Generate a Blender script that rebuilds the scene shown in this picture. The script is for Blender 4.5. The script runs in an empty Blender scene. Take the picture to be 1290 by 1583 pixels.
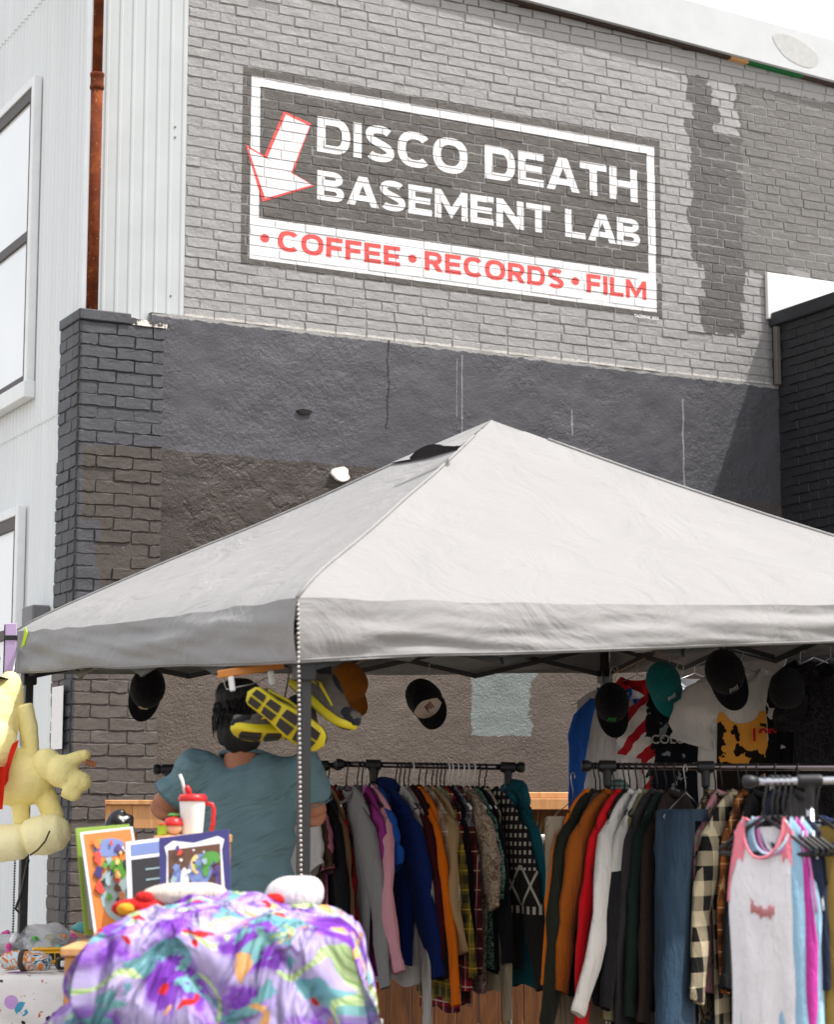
import bpy, bmesh, math, random
from mathutils import Vector, Matrix, Euler, noise as mnoise
R = math.radians
random.seed(7)
SC = bpy.context.scene
COL = SC.collection

# ------------------------------------------------------------------ camera, world, sun, exposure
F_PX = 3207.0                      # focal length in photograph pixels (1290 x 1583)
PITCH = math.atan(458 / F_PX)
HC = 1.35                          # lens height
cam_d = bpy.data.cameras.new('camera')
cam = bpy.data.objects.new('camera', cam_d); COL.objects.link(cam)
cam.location = (0, 0, HC); cam.rotation_euler = (R(90) + PITCH, 0, 0)
cam_d.sensor_fit = 'HORIZONTAL'; cam_d.sensor_width = 36.0
cam_d.lens = 36.0 * F_PX / 1290.0
cam_d.clip_start = 0.1; cam_d.clip_end = 3000
cam_d.dof.use_dof = True; cam_d.dof.focus_distance = 10.2; cam_d.dof.aperture_fstop = 6.3
SC.camera = cam

YAW = R(27.8)                      # direction of the painted brick wall
WX = Vector((math.cos(YAW), math.sin(YAW), 0)); WY = Vector((-math.sin(YAW), math.cos(YAW), 0))
SUN_L = (0.36, -0.34, 0.87)        # towards the sun, in the building's own axes
SUN = (WX * SUN_L[0] + WY * SUN_L[1] + Vector((0, 0, SUN_L[2]))).normalized()

world = bpy.data.worlds.new('World'); SC.world = world; world.use_nodes = True
wn = world.node_tree.nodes; wl = world.node_tree.links
bg = wn['Background']; sky = wn.new('ShaderNodeTexSky'); sky.sky_type = 'NISHITA'; sky.sun_disc = False
sky.sun_elevation = math.asin(SUN.z); sky.sun_rotation = math.atan2(SUN.x, SUN.y)
sky.air_density = 0.8; sky.dust_density = 8.0; sky.ozone_density = 1.0
haze_mix = wn.new('ShaderNodeMix'); haze_mix.data_type = 'RGBA'; haze_mix.inputs[0].default_value = 0.6; haze_mix.inputs[7].default_value = (7.6, 7.7, 7.9, 1)   # thin even high cloud
wl.new(sky.outputs[0], haze_mix.inputs[6]); wl.new(haze_mix.outputs[2], bg.inputs[0]); bg.inputs[1].default_value = 0.15
sun_d = bpy.data.lights.new('sun', 'SUN'); sun_d.energy = 3.1; sun_d.angle = R(1.2); sun_d.color = (1.0, 0.97, 0.935)
sun = bpy.data.objects.new('sun', sun_d); COL.objects.link(sun)
sun.rotation_euler = SUN.to_track_quat('Z', 'Y').to_euler()
SC.view_settings.view_transform = 'Standard'; SC.view_settings.look = 'None'
SC.view_settings.exposure = 0.68; SC.view_settings.gamma = 1.0; SC.view_settings.use_curve_mapping = False

# ------------------------------------------------------------------ geometry helpers
CP, SP = math.cos(PITCH), math.sin(PITCH)
def ray(px, py):
    u = (px - 645) / F_PX; v = (791.5 - py) / F_PX
    return Vector((u, CP - v * SP, SP + v * CP))
def at(px, py, Y):
    d = ray(px, py); t = Y / d.y
    return Vector((d.x * t, Y, HC + d.z * t))
def mpp(Y): return Y / 3175.0       # metres per photograph pixel at distance Y
COR = at(115, 1250, 12.35); COR.z = 0
def wall(px, py, off=0.0):          # a pixel on the plane y=off of the building -> local (x, z)
    d = ray(px, py)
    t = (off + COR.dot(WY)) / (d.x * WY.x + d.y * WY.y)
    p = Vector((d.x * t, d.y * t, 0)) - COR
    return p.dot(WX), HC + d.z * t
def sidewall(px, py, off=0.0):      # a pixel on the plane x=off -> local (y, z)
    d = ray(px, py)
    t = (off + COR.dot(WX)) / (d.x * WX.x + d.y * WX.y)
    p = Vector((d.x * t, d.y * t, 0)) - COR
    return p.dot(WY), HC + d.z * t
def W3(x, y, z): return COR + WX * x + WY * y + Vector((0, 0, z))

class MB:
    def __init__(s): s.v = []; s.f = []; s.uv = None
    def add(s, vs, fs):
        o = len(s.v); s.v += [tuple(v) for v in vs]; s.f += [tuple(i + o for i in f) for f in fs]; return s
    def box(s, x0, x1, y0, y1, z0, z1, M=None):
        vs = [Vector((x, y, z)) for x in (x0, x1) for y in (y0, y1) for z in (z0, z1)]
        if M: vs = [M @ v for v in vs]
        return s.add(vs, [(0,1,3,2),(4,6,7,5),(0,4,5,1),(2,3,7,6),(0,2,6,4),(1,5,7,3)])
    def bbox(s, x0, x1, y0, y1, z0, z1, b=0.004, M=None):   # box with chamfered edges
        bm = bmesh.new(); bmesh.ops.create_cube(bm, size=1)
        for v in bm.verts: v.co = Vector(((x0+x1)/2 + v.co.x*(x1-x0), (y0+y1)/2 + v.co.y*(y1-y0), (z0+z1)/2 + v.co.z*(z1-z0)))
        bmesh.ops.bevel(bm, geom=bm.edges[:], offset=b, segments=1, affect='EDGES')
        bm.verts.index_update()
        vs = [v.co.copy() for v in bm.verts]; fs = [[v.index for v in f.verts] for f in bm.faces]; bm.free()
        if M: vs = [M @ v for v in vs]
        return s.add(vs, fs)
    def rings(s, rs, caps=True, closed=True):
        n = len(rs[0]); vs = [v for r in rs for v in r]; fs = []
        for i in range(len(rs) - 1):
            for j in range(n if closed else n - 1):
                k = (j + 1) % n
                fs.append((i*n+j, i*n+k, (i+1)*n+k, (i+1)*n+j))
        if caps: fs += [tuple(range(n-1, -1, -1)), tuple((len(rs)-1)*n + j for j in range(n))]
        return s.add(vs, fs)
    def tube(s, pts, r, n=8, caps=True, flat=1.0, up=None):
        pts = [Vector(p) for p in pts]; rs = []
        rr = r if hasattr(r, '__len__') else [r] * len(pts)
        ref = None
        for i, p in enumerate(pts):
            t = (pts[min(i+1, len(pts)-1)] - pts[max(i-1, 0)]).normalized()
            if ref is None:
                ref = Vector(up) if up else (Vector((0,0,1)) if abs(t.z) < .9 else Vector((0,1,0)))
            a = (ref - t * ref.dot(t)).normalized(); b = t.cross(a); ref = a
            rs.append([p + a * (math.cos(q) * rr[i] * flat) + b * (math.sin(q) * rr[i]) for q in [2*math.pi*k/n for k in range(n)]])
        return s.rings(rs, caps)
    def bar(s, a, b, w, h=None, up=(0,0,1)):
        h = h or w
        a = Vector(a); b = Vector(b); t = (b-a).normalized(); u = Vector(up)
        if abs(t.dot(u)) > .98: u = Vector((0,1,0))
        u = (u - t*t.dot(u)).normalized(); c = t.cross(u)
        vs = [p + c*(i*w/2) + u*(j*h/2) for p in (a,b) for i,j in ((-1,-1),(1,-1),(1,1),(-1,1))]
        return s.add(vs, [(3,2,1,0),(4,5,6,7),(0,1,5,4),(1,2,6,5),(2,3,7,6),(3,0,4,7)])
    def lathe(s, prof, n=20, M=None, caps=True):
        rs = [[Vector((r*math.cos(2*math.pi*k/n), r*math.sin(2*math.pi*k/n), z)) for k in range(n)] for r, z in prof]
        if M: rs = [[M @ v for v in r] for r in rs]
        return s.rings(rs, caps)
    def ell(s, c, r, n=14, m=9, M=None):
        c = Vector(c); r = (r, r, r) if not hasattr(r, '__len__') else r
        rs = []
        for i in range(1, m):
            t = math.pi*i/m
            rs.append([Vector((r[0]*math.sin(t)*math.cos(2*math.pi*k/n), r[1]*math.sin(t)*math.sin(2*math.pi*k/n), -r[2]*math.cos(t))) for k in range(n)])
        if M: rs = [[M @ v for v in q] for q in rs]
        rs = [[c + v for v in q] for q in rs]
        return s.rings(rs, True)
    def grid(s, fn, nu, nv, uv=False):
        vs = [fn(i/nu, j/nv) for j in range(nv+1) for i in range(nu+1)]
        if uv: s.uv = (s.uv or []) + [(i/nu, j/nv) for j in range(nv+1) for i in range(nu+1)]
        return s.add(vs, [(j*(nu+1)+i, j*(nu+1)+i+1, (j+1)*(nu+1)+i+1, (j+1)*(nu+1)+i) for j in range(nv) for i in range(nu)])
    def poly(s, pts): return s.add(pts, [tuple(range(len(pts)))])
    def prism(s, pts2, y0, y1, M=None):      # outline in x,z pushed through y
        n = len(pts2)
        vs = [Vector((p[0], y, p[1])) for y in (y0, y1) for p in pts2]
        if M: vs = [M @ v for v in vs]
        return s.add(vs, [tuple(range(n-1,-1,-1)), tuple(range(n, 2*n))] + [(i, (i+1)%n, n+(i+1)%n, n+i) for i in range(n)])
    def mesh(s, name, mat=None, smooth=False, fix=True):
        me = bpy.data.meshes.new(name); me.from_pydata(s.v, [], s.f)
        if s.uv and len(s.uv) == len(s.v):
            l = me.uv_layers.new(name='UVMap')
            for lp in me.loops: l.data[lp.index].uv = s.uv[lp.vertex_index]
        if fix:
            bm = bmesh.new(); bm.from_mesh(me); bmesh.ops.recalc_face_normals(bm, faces=bm.faces[:]); bm.to_mesh(me); bm.free()
        if smooth: me.shade_smooth()
        if mat: me.materials.append(mat)
        return me
    def build(s, name, mat, parent=None, smooth=False, label=None, fix=True):
        return link(name, s.mesh(name, mat, smooth, fix), parent, label)

def link(name, me, parent=None, label=None):
    o = bpy.data.objects.new(name, me); COL.objects.link(o)
    if parent: o.parent = parent
    if label: o['label'] = label
    return o
def tag(o, label=None, cat=None, group=None, kind=None):
    if label: o['label'] = label
    if cat: o['category'] = cat
    if group: o['group'] = group
    if kind: o['kind'] = kind
    return o
def thing(name, label, cat, loc=(0,0,0), rot=(0,0,0), group=None):
    o = bpy.data.objects.new(name, None); COL.objects.link(o)
    o.location = loc; o.rotation_euler = rot; o.empty_display_size = .05
    return tag(o, label, cat, group)
def remesh(mb, voxel, smooth=6, bump=None):
    """fuse overlapping closed shapes into one continuous surface"""
    me = mb.mesh('tmp'); o = link('tmp', me)
    m = o.modifiers.new('r', 'REMESH'); m.mode = 'VOXEL'; m.voxel_size = voxel
    if smooth: k = o.modifiers.new('s', 'SMOOTH'); k.iterations = smooth; k.factor = .5
    dg = bpy.context.evaluated_depsgraph_get()
    out = bpy.data.meshes.new_from_object(o.evaluated_get(dg))
    bpy.data.objects.remove(o); bpy.data.meshes.remove(me)
    if bump:
        ns = [v.normal.copy() for v in out.vertices]
        for v, n in zip(out.vertices, ns): v.co += n * bump(v.co)
    out.shade_smooth(); return out
def skin(name, me, mat, parent=None):
    me.name = name; me.materials.clear(); me.materials.append(mat); return link(name, me, parent)
def text_mesh(s, size, mat, name, parent=None, extr=0.0, align='CENTER', bold=0.0):
    c = bpy.data.curves.new('t', 'FONT'); c.body = s; c.size = size; c.extrude = extr; c.align_x = align; c.offset = bold
    o = link('t', c); dg = bpy.context.evaluated_depsgraph_get()
    me = bpy.data.meshes.new_from_object(o.evaluated_get(dg)); bpy.data.objects.remove(o)
    me.materials.clear(); me.materials.append(mat); me.name = name
    return link(name, me, parent)

# ------------------------------------------------------------------ material helpers
def srgb(h):
    h = h.lstrip('#'); c = [int(h[i:i+2], 16)/255 for i in (0,2,4)]
    return tuple(x/12.92 if x <= .04045 else ((x+.055)/1.055)**2.4 for x in c)
def c4(c):
    if isinstance(c, str): c = srgb(c)
    if not hasattr(c, '__len__'): c = (c, c, c)
    return (c[0], c[1], c[2], 1)
class NT:
    def __init__(s, name, rough=.7, spec=.3, metal=0):
        s.m = bpy.data.materials.new(name); s.m.use_nodes = True
        s.t = s.m.node_tree; s.n = s.t.nodes; s.p = s.n['Principled BSDF']
        s.p.inputs['Roughness'].default_value = rough; s.p.inputs['Specular IOR Level'].default_value = spec
        s.p.inputs['Metallic'].default_value = metal
    def node(s, typ, ins={}, **kw):
        n = s.n.new('ShaderNode' + typ)
        for k, v in kw.items(): setattr(n, k, v)
        for k, v in ins.items(): s.put(n.inputs[k], v)
        return n
    def put(s, inp, v):
        if hasattr(v, 'is_output'): s.t.links.new(v, inp)
        elif isinstance(v, str) or (inp.type == 'RGBA'): inp.default_value = c4(v)
        else: inp.default_value = v
    def coords(s, obj=None, kind='Object'):
        n = s.n.new('ShaderNodeTexCoord')
        if obj: n.object = obj
        return n.outputs[kind]
    def xyz(s, co): return s.node('SeparateXYZ', {0: co}).outputs
    def mth(s, op, a, b=0.0, c=0.0):
        n = s.node('Math', {0: a, 1: b, 2: c}, operation=op); return n.outputs[0]
    def vec(s, op, a, b): return s.node('VectorMath', {0: a, 1: b}, operation=op).outputs[0]
    def noise(s, co, scale, detail=4, rough=.55, dist=0, col=False):
        n = s.node('TexNoise', {'Vector': co, 'Scale': scale, 'Detail': detail, 'Roughness': rough, 'Distortion': dist})
        return n.outputs[1 if col else 0]
    def vor(s, co, scale, out='Distance', feature='F1', rnd=1.0):
        return s.node('TexVoronoi', {'Vector': co, 'Scale': scale, 'Randomness': rnd}, feature=feature).outputs[out]
    def ramp(s, f, stops, interp='LINEAR'):
        n = s.node('ValToRGB', {0: f}); r = n.color_ramp; r.interpolation = interp
        while len(r.elements) > 1: r.elements.remove(r.elements[-1])
        r.elements[0].position = stops[0][0]; r.elements[0].color = c4(stops[0][1])
        for p, c in stops[1:]: e = r.elements.new(p); e.color = c4(c)
        return n.outputs[0]
    def mix(s, f, a, b, mode='MIX'):
        n = s.n.new('ShaderNodeMix'); n.data_type = 'RGBA'; n.blend_type = mode
        for inp, v in ((n.inputs[0], f), (n.inputs[6], a), (n.inputs[7], b)): s.put(inp, v)
        return n.outputs[2]
    def gt(s, a, b): return s.mth('GREATER_THAN', a, b)
    def lt(s, a, b): return s.mth('LESS_THAN', a, b)
    def both(s, *a):
        r = a[0]
        for b in a[1:]: r = s.mth('MULTIPLY', r, b)
        return r
    def rect(s, x, z, x0, x1, z0, z1): return s.both(s.gt(x, x0), s.lt(x, x1), s.gt(z, z0), s.lt(z, z1))
    def color(s, c): s.put(s.p.inputs['Base Color'], c); return s
    def rough(s, c): s.put(s.p.inputs['Roughness'], c); return s
    def bump(s, h, strength=.5, dist=.01):
        prev = s.p.inputs['Normal'].links[0].from_socket if s.p.inputs['Normal'].links else None
        b = s.node('Bump', {'Height': h, 'Strength': strength, 'Distance': dist})
        if prev: s.t.links.new(prev, b.inputs['Normal'])
        s.t.links.new(b.outputs[0], s.p.inputs['Normal']); return s

def mottled(name, c, amt=.12, scale=6, rough=.7, bump=.15, bscale=60, metal=0, spec=.3, bd=.004):
    m = NT(name, rough, spec, metal); co = m.coords()
    n = m.noise(co, scale, 5); lin = c4(c)
    lo = tuple(x*(1-amt) for x in lin[:3]); hi = tuple(min(1, x*(1+amt)) for x in lin[:3])
    m.color(m.ramp(n, [(.3, lo), (.7, hi)]))
    if bump: m.bump(m.noise(co, bscale, 4), bump, bd)
    return m.m
_fab = {}
def fabric(c, pat=None, c2=None, c3=None, s=1.0, rough=.9):
    key = (c, pat, c2, c3, s)
    if key in _fab: return _fab[key]
    m = NT('fabric', rough, .12); co = m.coords(); x, y, z = m.xyz(co)[:3]
    base = m.mix(m.noise(co, 9, 3), c4(tuple(q*.86 for q in c4(c)[:3])), c4(c))
    def band(v, per, wid, off=0.0): return m.lt(m.mth('FRACT', m.mth('MULTIPLY_ADD', v, 1/per, off)), wid)
    if pat == 'plaid':
        p = .075*s
        a = band(m.mth('ADD', x, y), p, .45); b = band(z, p, .45)
        base = m.mix(m.mth('MULTIPLY', m.mth('ADD', a, b), .5), base, c2)
        ln = m.mth('MAXIMUM', band(m.mth('ADD', x, y), p, .07, .35), band(z, p, .07, .35))
        base = m.mix(m.mth('MULTIPLY', ln, .75), base, c3 or c2)
    elif pat == 'check':
        p = .06*s
        k = m.mth('MODULO', m.mth('ADD', m.mth('FLOOR', m.mth('MULTIPLY', m.mth('ADD', x, y), 1/p)), m.mth('FLOOR', m.mth('MULTIPLY', z, 1/p))), 2.0)
        a = band(m.mth('ADD', x, y), p*2, .5); b = band(z, p*2, .5)
        base = m.mix(m.mth('MULTIPLY', m.mth('ADD', a, b), .5), base, c2)
    elif pat == 'nordic':
        cell = m.mth('MAXIMUM', m.mth('ABSOLUTE', m.mth('SUBTRACT', m.mth('FRACT', m.mth('MULTIPLY', m.mth('ADD', x, y), 34)), .5)),
                     m.mth('ABSOLUTE', m.mth('SUBTRACT', m.mth('FRACT', m.mth('MULTIPLY', z, 30)), .5)))
        dots = m.both(m.lt(cell, .24), m.gt(z, -.32))
        zz = m.mth('ABSOLUTE', m.mth('SUBTRACT', m.mth('FRACT', m.mth('MULTIPLY', m.mth('ADD', x, y), 8)), .5))
        d2 = m.mth('ABSOLUTE', m.mth('SUBTRACT', m.mth('ABSOLUTE', m.mth('ADD', m.mth('MULTIPLY', z, 6), 2.28)), zz))
        star = m.both(m.lt(d2, .06), m.gt(z, -.46), m.lt(z, -.30))
        zig = m.both(m.gt(z, -.49), m.lt(z, -.46), m.gt(m.mth('FRACT', m.mth('MULTIPLY', m.mth('ADD', x, y), 26)), .5))
        base = m.mix(m.mth('MAXIMUM', m.mth('MAXIMUM', dots, star), zig), base, c2)
    elif pat == 'print':
        v = m.noise(co, 26*s, 3, .6, 1.2)
        base = m.ramp(v, [(.36, c), (.44, c2), (.52, c), (.6, c3 or c2), (.66, c)], 'CONSTANT')
    elif pat == 'quilt':
        a = m.mth('ADD', x, y)
        q = m.mth('MAXIMUM', band(m.mth('ADD', a, z), .03, .12), band(m.mth('SUBTRACT', a, z), .03, .12))
        base = m.mix(m.mth('MULTIPLY', q, .45), base, c2 or 'a08258')
    elif pat == 'stripes':
        base = m.mix(band(z, .05*s, .5), base, c2)
    elif pat == 'denim':
        f = m.mth('MULTIPLY', m.noise(m.vec('MULTIPLY', co, (1, 1, .12)), 16, 4), 1.0)
        base = m.mix(m.mth('MULTIPLY', m.mth('ABSOLUTE', z), .55), m.ramp(f, [(.3, c), (.72, c2)]), c2)
        m.bump(m.noise(m.vec('MULTIPLY', co, (1, 1, .3)), 240, 2), .2, .002)
    elif pat == 'heather':
        base = m.mix(m.noise(co, 260, 2), c, c2)
    elif pat == 'lower':
        base = m.mix(m.lt(z, m.mth('MULTIPLY_ADD', m.noise(co, 14, 2), .06, -.5*s)), base, c2)
    elif pat == 'tiedye':
        st = m.gt(m.mth('SINE', m.mth('ADD', m.mth('MULTIPLY', m.mth('SUBTRACT', z, m.mth('MULTIPLY', x, 1.1)), 46), m.mth('MULTIPLY', m.noise(co, 7, 2), 4))), .1)
        flag = m.mix(st, 'ded6d2', 'b3202b')
        msk = m.lt(m.mth('ADD', m.mth('ABSOLUTE', m.mth('ADD', x, .02)), m.mth('MULTIPLY', m.noise(co, 12, 4), .14)), .19)
        base = m.mix(msk, flag, m.mix(m.gt(m.noise(co, 18, 4), .62), '171a22', '8d959c'))
    m.color(base)
    m.bump(m.noise(m.vec('MULTIPLY', co, (1, 1, .22)), 19, 4, .6, .5), .75, .03); m.bump(m.noise(co, 24, 3), .35, .012); m.bump(m.noise(co, 420, 2), .25, .0015)
    m.p.inputs['Sheen Weight'].default_value = .04
    _fab[key] = m.m; return m.m

def plain(name, c, rough=.5, spec=.4, metal=0): return mottled(name, c, .06, 12, rough, .06, 90, metal, spec)
M_black = plain('black_plastic', '1b1b1c', .45); M_white = plain('white_plastic', 'e6e6e4', .4)
M_blackmetal = plain('black_powdercoat', '232324', .4); M_chrome = plain('chrome_tube', 'c9c9cc', .22, .5, 1)
M_silver = plain('galvanised_bar', '9b9a98', .4, .5, .6)
M_wire = plain('hanger_wire', 'a8a8a8', .3, .5, .9)
# ------------------------------------------------------------------ ground
def mat_ground():
    m = NT('worn_concrete', .9, .2); co = m.coords()
    n = m.noise(co, .8, 6); g = m.noise(co, 60, 5, .7)
    m.color(m.mix(.45, m.ramp(n, [(.3, '6b665e'), (.7, '8d877c')]), m.ramp(g, [(.35, '4f4a44'), (.65, 'a39c90')])))
    m.bump(g, .5, .01); return m.m
g = MB().grid(lambda u, v: (-900+1800*u, -300+2000*v, 0), 8, 8).build('ground', mat_ground()); tag(g, kind='structure')

# ------------------------------------------------------------------ painted brick wall with its sign
brick_wall = thing('brick_wall', 'grey painted brick wall carrying the shop sign under white coping', 'wall', COR, (0,0,YAW))
SGN = (1.012, 4.243, 4.766, 6.078)           # charcoal field of the sign (x0,x1,z0,z1)
FRM = (1.074, 4.195, 4.814, 6.024)           # outside of the white frame
INN = (1.136, 4.132, 5.088, 5.965)           # inside of the white frame
def mat_brick():
    m = NT('painted_brick', .62, .35); co = m.coords(brick_wall); x, y, z = m.xyz(co)[:3]
    nb = m.mth('SUBTRACT', m.noise(co, 3.2, 4, .6), .5); nf = m.mth('SUBTRACT', m.noise(co, 18, 3, .6), .5)
    xx = m.mth('ADD', x, m.mth('MULTIPLY', nf, .012)); zz = m.mth('ADD', z, m.mth('MULTIPLY', nf, .012))
    base = m.mix(m.noise(co, 1.3, 5), '8b8a89', '9d9c9b')
    base = m.mix(m.mth('MULTIPLY', m.noise(co, 30, 4, .7), .35), base, '7c7b7a')
    zq = m.mth('MULTIPLY', m.mth('FLOOR', m.mth('MULTIPLY', z, 1/.131)), .131)
    stp = m.mth('SUBTRACT', m.node('TexWhiteNoise', {'W': zq}, noise_dimensions='1D').outputs[0], .5)
    wob = m.mth('ADD', m.mth('ADD', m.mth('MULTIPLY', nb, .34), m.mth('MULTIPLY', nf, .05)), m.mth('MULTIPLY', stp, .07))
    xr = m.mth('ADD', x, wob); zr = m.mth('ADD', z, m.mth('MULTIPLY', nf, .10))
    big = m.both(m.gt(xr, 4.50), m.gt(m.mth('ADD', zr, m.mth('MULTIPLY', nb, .2)), 5.20), m.lt(zr, 6.62))
    strip = m.both(m.gt(xr, 4.60), m.lt(xr, 4.95), m.gt(zr, 4.72), m.lt(zr, 5.34))
    notch = m.both(m.gt(xr, 4.72), m.lt(xr, 4.95), m.gt(zr, 6.22))
    dark = m.mth('MULTIPLY', m.mth('MAXIMUM', big, strip), m.mth('SUBTRACT', 1.0, notch))
    dk = m.mix(m.gt(xr, 4.98), '545250', '676562')
    base = m.mix(dark, base, dk)
    low = m.lt(m.mth('ADD', z, m.mth('MULTIPLY', nf, .03)), 4.405)
    base = m.mix(low, base, 'b4b1ac')
    sp = m.both(m.gt(m.noise(m.vec('MULTIPLY', co, (1, 1, .22)), 22, 3, .7), .735), m.gt(x, 4.9), m.lt(z, 6.6))
    base = m.mix(m.mth('MULTIPLY', sp, .8), base, '9fc0a8')
    sgn = m.rect(xx, zz, *SGN); frm = m.rect(xx, zz, *FRM); inn = m.rect(xx, zz, *INN)
    dsg = m.mix(m.noise(co, 9, 5, .65), '4a4643', '5f5b57')
    base = m.mix(sgn, base, dsg)
    base = m.mix(m.both(frm, m.mth('SUBTRACT', 1.0, inn)), base, m.mix(m.noise(co, 14, 4), 'cacaca', 'd8d8d8'))
    m.color(base)
    m.bump(m.noise(co, 48, 6, .72), .6, .009); m.bump(m.noise(co, 9, 5, .6), .55, .022)
    return m.m
M_brick = mat_brick()
def mat_mortar():
    m = NT('painted_mortar', .8, .2); co = m.coords()
    m.color(m.mix(m.noise(co, 8, 5), '7a7978', '929190')); m.bump(m.noise(co, 70, 5, .7), .8, .008); return m.m

def brick_mesh(seed, L, H, D, chip=.0025, name='brick'):
    """one brick: uneven front outline, worn arris, open back; front faces -y, origin in the middle of the front"""
    rnd = random.Random(seed); out = []
    nx, nz = 5, 2
    for i in range(nx): out.append((-L/2 + L*i/nx, -H/2))
    for i in range(nz): out.append((L/2, -H/2 + H*i/nz))
    for i in range(nx): out.append((L/2 - L*i/nx, H/2))
    for i in range(nz): out.append((-L/2, H/2 - H*i/nz))
    out = [(x + rnd.uniform(-chip, chip), z + rnd.uniform(-chip, chip)) for x, z in out]
    n = len(out); b = .0034
    inner = []
    for x, z in out:
        q = rnd.uniform(.5, 1.6)
        inner.append((x - math.copysign(min(b*q, abs(x)), x), rnd.uniform(-.0012, .0008), z - math.copysign(min(b*q, abs(z)), z)))
    mid = [(x, .0045 + rnd.uniform(0, .003), z) for x, z in out]; back = [(x, D, z) for x, z in out]
    mb = MB().rings([[Vector(v) for v in r] for r in (back, mid, inner)], False)
    mb.add([Vector(v) for v in inner], [tuple(range(n))])
    return mb
JT = .0055; CH = .0655; BL = .2125
VAR = [brick_mesh(s, BL-JT, CH-JT, .035) for s in range(10)]
VARM = [b.mesh('brick', M_brick) for b in VAR]
def zfas(x): return 6.897 - .0482*(x - 2.968)
bricks = []
rnd = random.Random(3)
row = 0; z = 4.38
while z < 7.05:
    x = .632 - (BL*.5 if row % 2 else 0) + rnd.uniform(-.012, .012)
    while x < 6.3:
        l = BL + rnd.uniform(-.012, .012)
        if rnd.random() < .06: l = BL*.55
        x0, x1 = max(x, .63), min(x+l, 6.3)
        zt = min(z+CH, zfas((x0+x1)/2) + .02)
        if x1-x0 > .04 and zt - z > .02:
            bricks.append((x0+JT/2, x1-JT/2, z+JT/2 + rnd.uniform(-.001,.001), zt-JT/2, -.0072 + rnd.gauss(0, .0016), rnd.randrange(10), rnd.uniform(-.006, .006)))
        x += l
    row += 1; z += CH
def in_view(x, z):
    p = W3(x, 0, z); d = p - Vector((0,0,HC))
    fw = d.y*CP + d.z*SP; u = d.x/fw*F_PX + 645; v = 791.5 - (-d.y*SP + d.z*CP)/fw*F_PX
    return -60 < u < 1350 and -60 < v
vis = [b for b in bricks if in_view((b[0]+b[1])/2, (b[2]+b[3])/2)]
order = sorted(vis, key=lambda b: (b[0]*1.0 + (b[2]-4.4)*.35) - (b[1]-b[0])*2)
single = set(order[:300]); rest = MB()
for b in vis:
    x0, x1, z0, z1, dep, k, tilt = b
    M = Matrix.Translation(((x0+x1)/2, dep, (z0+z1)/2)) @ Matrix.Rotation(tilt, 4, 'Y') @ Matrix.Diagonal(((x1-x0)/(BL-JT), 1, (z1-z0)/(CH-JT), 1))
    if b in single:
        o = link('brick', VARM[k], brick_wall); o.matrix_local = M
    else: rest.add([M @ Vector(v) for v in VAR[k].v], VAR[k].f)
o = rest.build('far_bricks', M_brick, brick_wall); o['kind'] = 'stuff'
mo = MB().box(.0, 6.4, -.003, .25, 4.2, 6.74).box(.0, 5.8, -.002, .249, 6.74, 6.755).build('mortar', mat_mortar(), brick_wall)
# white coping that slopes down towards the back, its drip edge and the scarred timber under it
M_coping = mottled('white_coping', 'b6b9ba', .06, 5, .45, .1, 30)
c = MB(); x0, x1 = -.4, 7.2
def copz(x, dz): return zfas(x) + dz
ys = [(-.085, 0), (-.085, .315), (.45, .36), (.45, 0), (-.04, 0), (-.04, -.03), (-.055, -.03), (-.055, .0)]
c.rings([[Vector((x, yy, copz(x, dz))) for yy, dz in [(-.085, 0), (-.085, .315), (.45, .36), (.45, .0)]] for x in (x0, 2.2, 4.9, x1)])
c.build('coping', M_coping, brick_wall)
m = NT('timber_fascia', .8); co = m.coords(brick_wall); x, y, z = m.xyz(co)[:3]
col = m.mix(m.noise(co, 20, 4), '2c2320', '443530'); col = m.mix(m.both(m.gt(x, 4.86), m.lt(x, 5.02)), col, 'b78a58'); col = m.mix(m.both(m.gt(x, 5.02), m.lt(x, 5.52)), col, '0c5a2c'); m.color(col)
c = MB(); c.rings([[Vector((x, yy, copz(x, dz))) for yy, dz in [(-.05, -.020), (-.05, -.002), (.05, -.002), (.05, -.020)]] for x in (x0, x1)])
c.build('timber_strip', m.m, brick_wall)
mb = MB(); pts = []
for k in range(20):
    a = 2*math.pi*k/20; pts.append((5.43 + .21*math.cos(a)*(1+.08*math.sin(3*a)), 0, max(6.80, 6.93 + .10*math.sin(a) - .05*math.cos(a))))
mb.poly([Vector((p[0], -.0875, p[2])) for p in pts]).build('patch_stain', mottled('filler_grey', 'aaaba9', .08, 20), brick_wall)

# lettering: each glyph is cut over the bricks, so the paint sits on the brick faces and sinks into the joints
def hx(cx, cz, rx, rz, a, p=.82):
    c, s = math.cos(a), math.sin(a)
    return (cx + rx*math.copysign(abs(c)**p, c), cz + rz*math.copysign(abs(s)**p, s))
def ringstrip(cx, cz, ro, ri, a0, a1, n=18, p=.82):
    q = []
    for i in range(n):
        A, B = a0+(a1-a0)*i/n, a0+(a1-a0)*(i+1)/n
        q.append([hx(cx, cz, *ro, A, p), hx(cx, cz, *ro, B, p), hx(cx, cz, *ri, B, p), hx(cx, cz, *ri, A, p)])
    return q
def rc(x0, x1, z0, z1): return [(x0,z0),(x1,z0),(x1,z1),(x0,z1)]
def half(x0, w, z0, z1, s, h):      # bowl that opens to the left: D, B, R
    cz = (z0+z1)/2; rz = (z1-z0)/2; k = (w-x0)*.45
    q = [rc(x0, w-(w-x0)*.55, z0, z0+h), rc(x0, w-(w-x0)*.55, z1-h, z1)]
    cx = w-(w-x0)*.55
    return q + ringstrip(cx, cz, (w-cx, rz), (w-cx-s, rz-h), -math.pi/2, math.pi/2, 14, .9)
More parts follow.
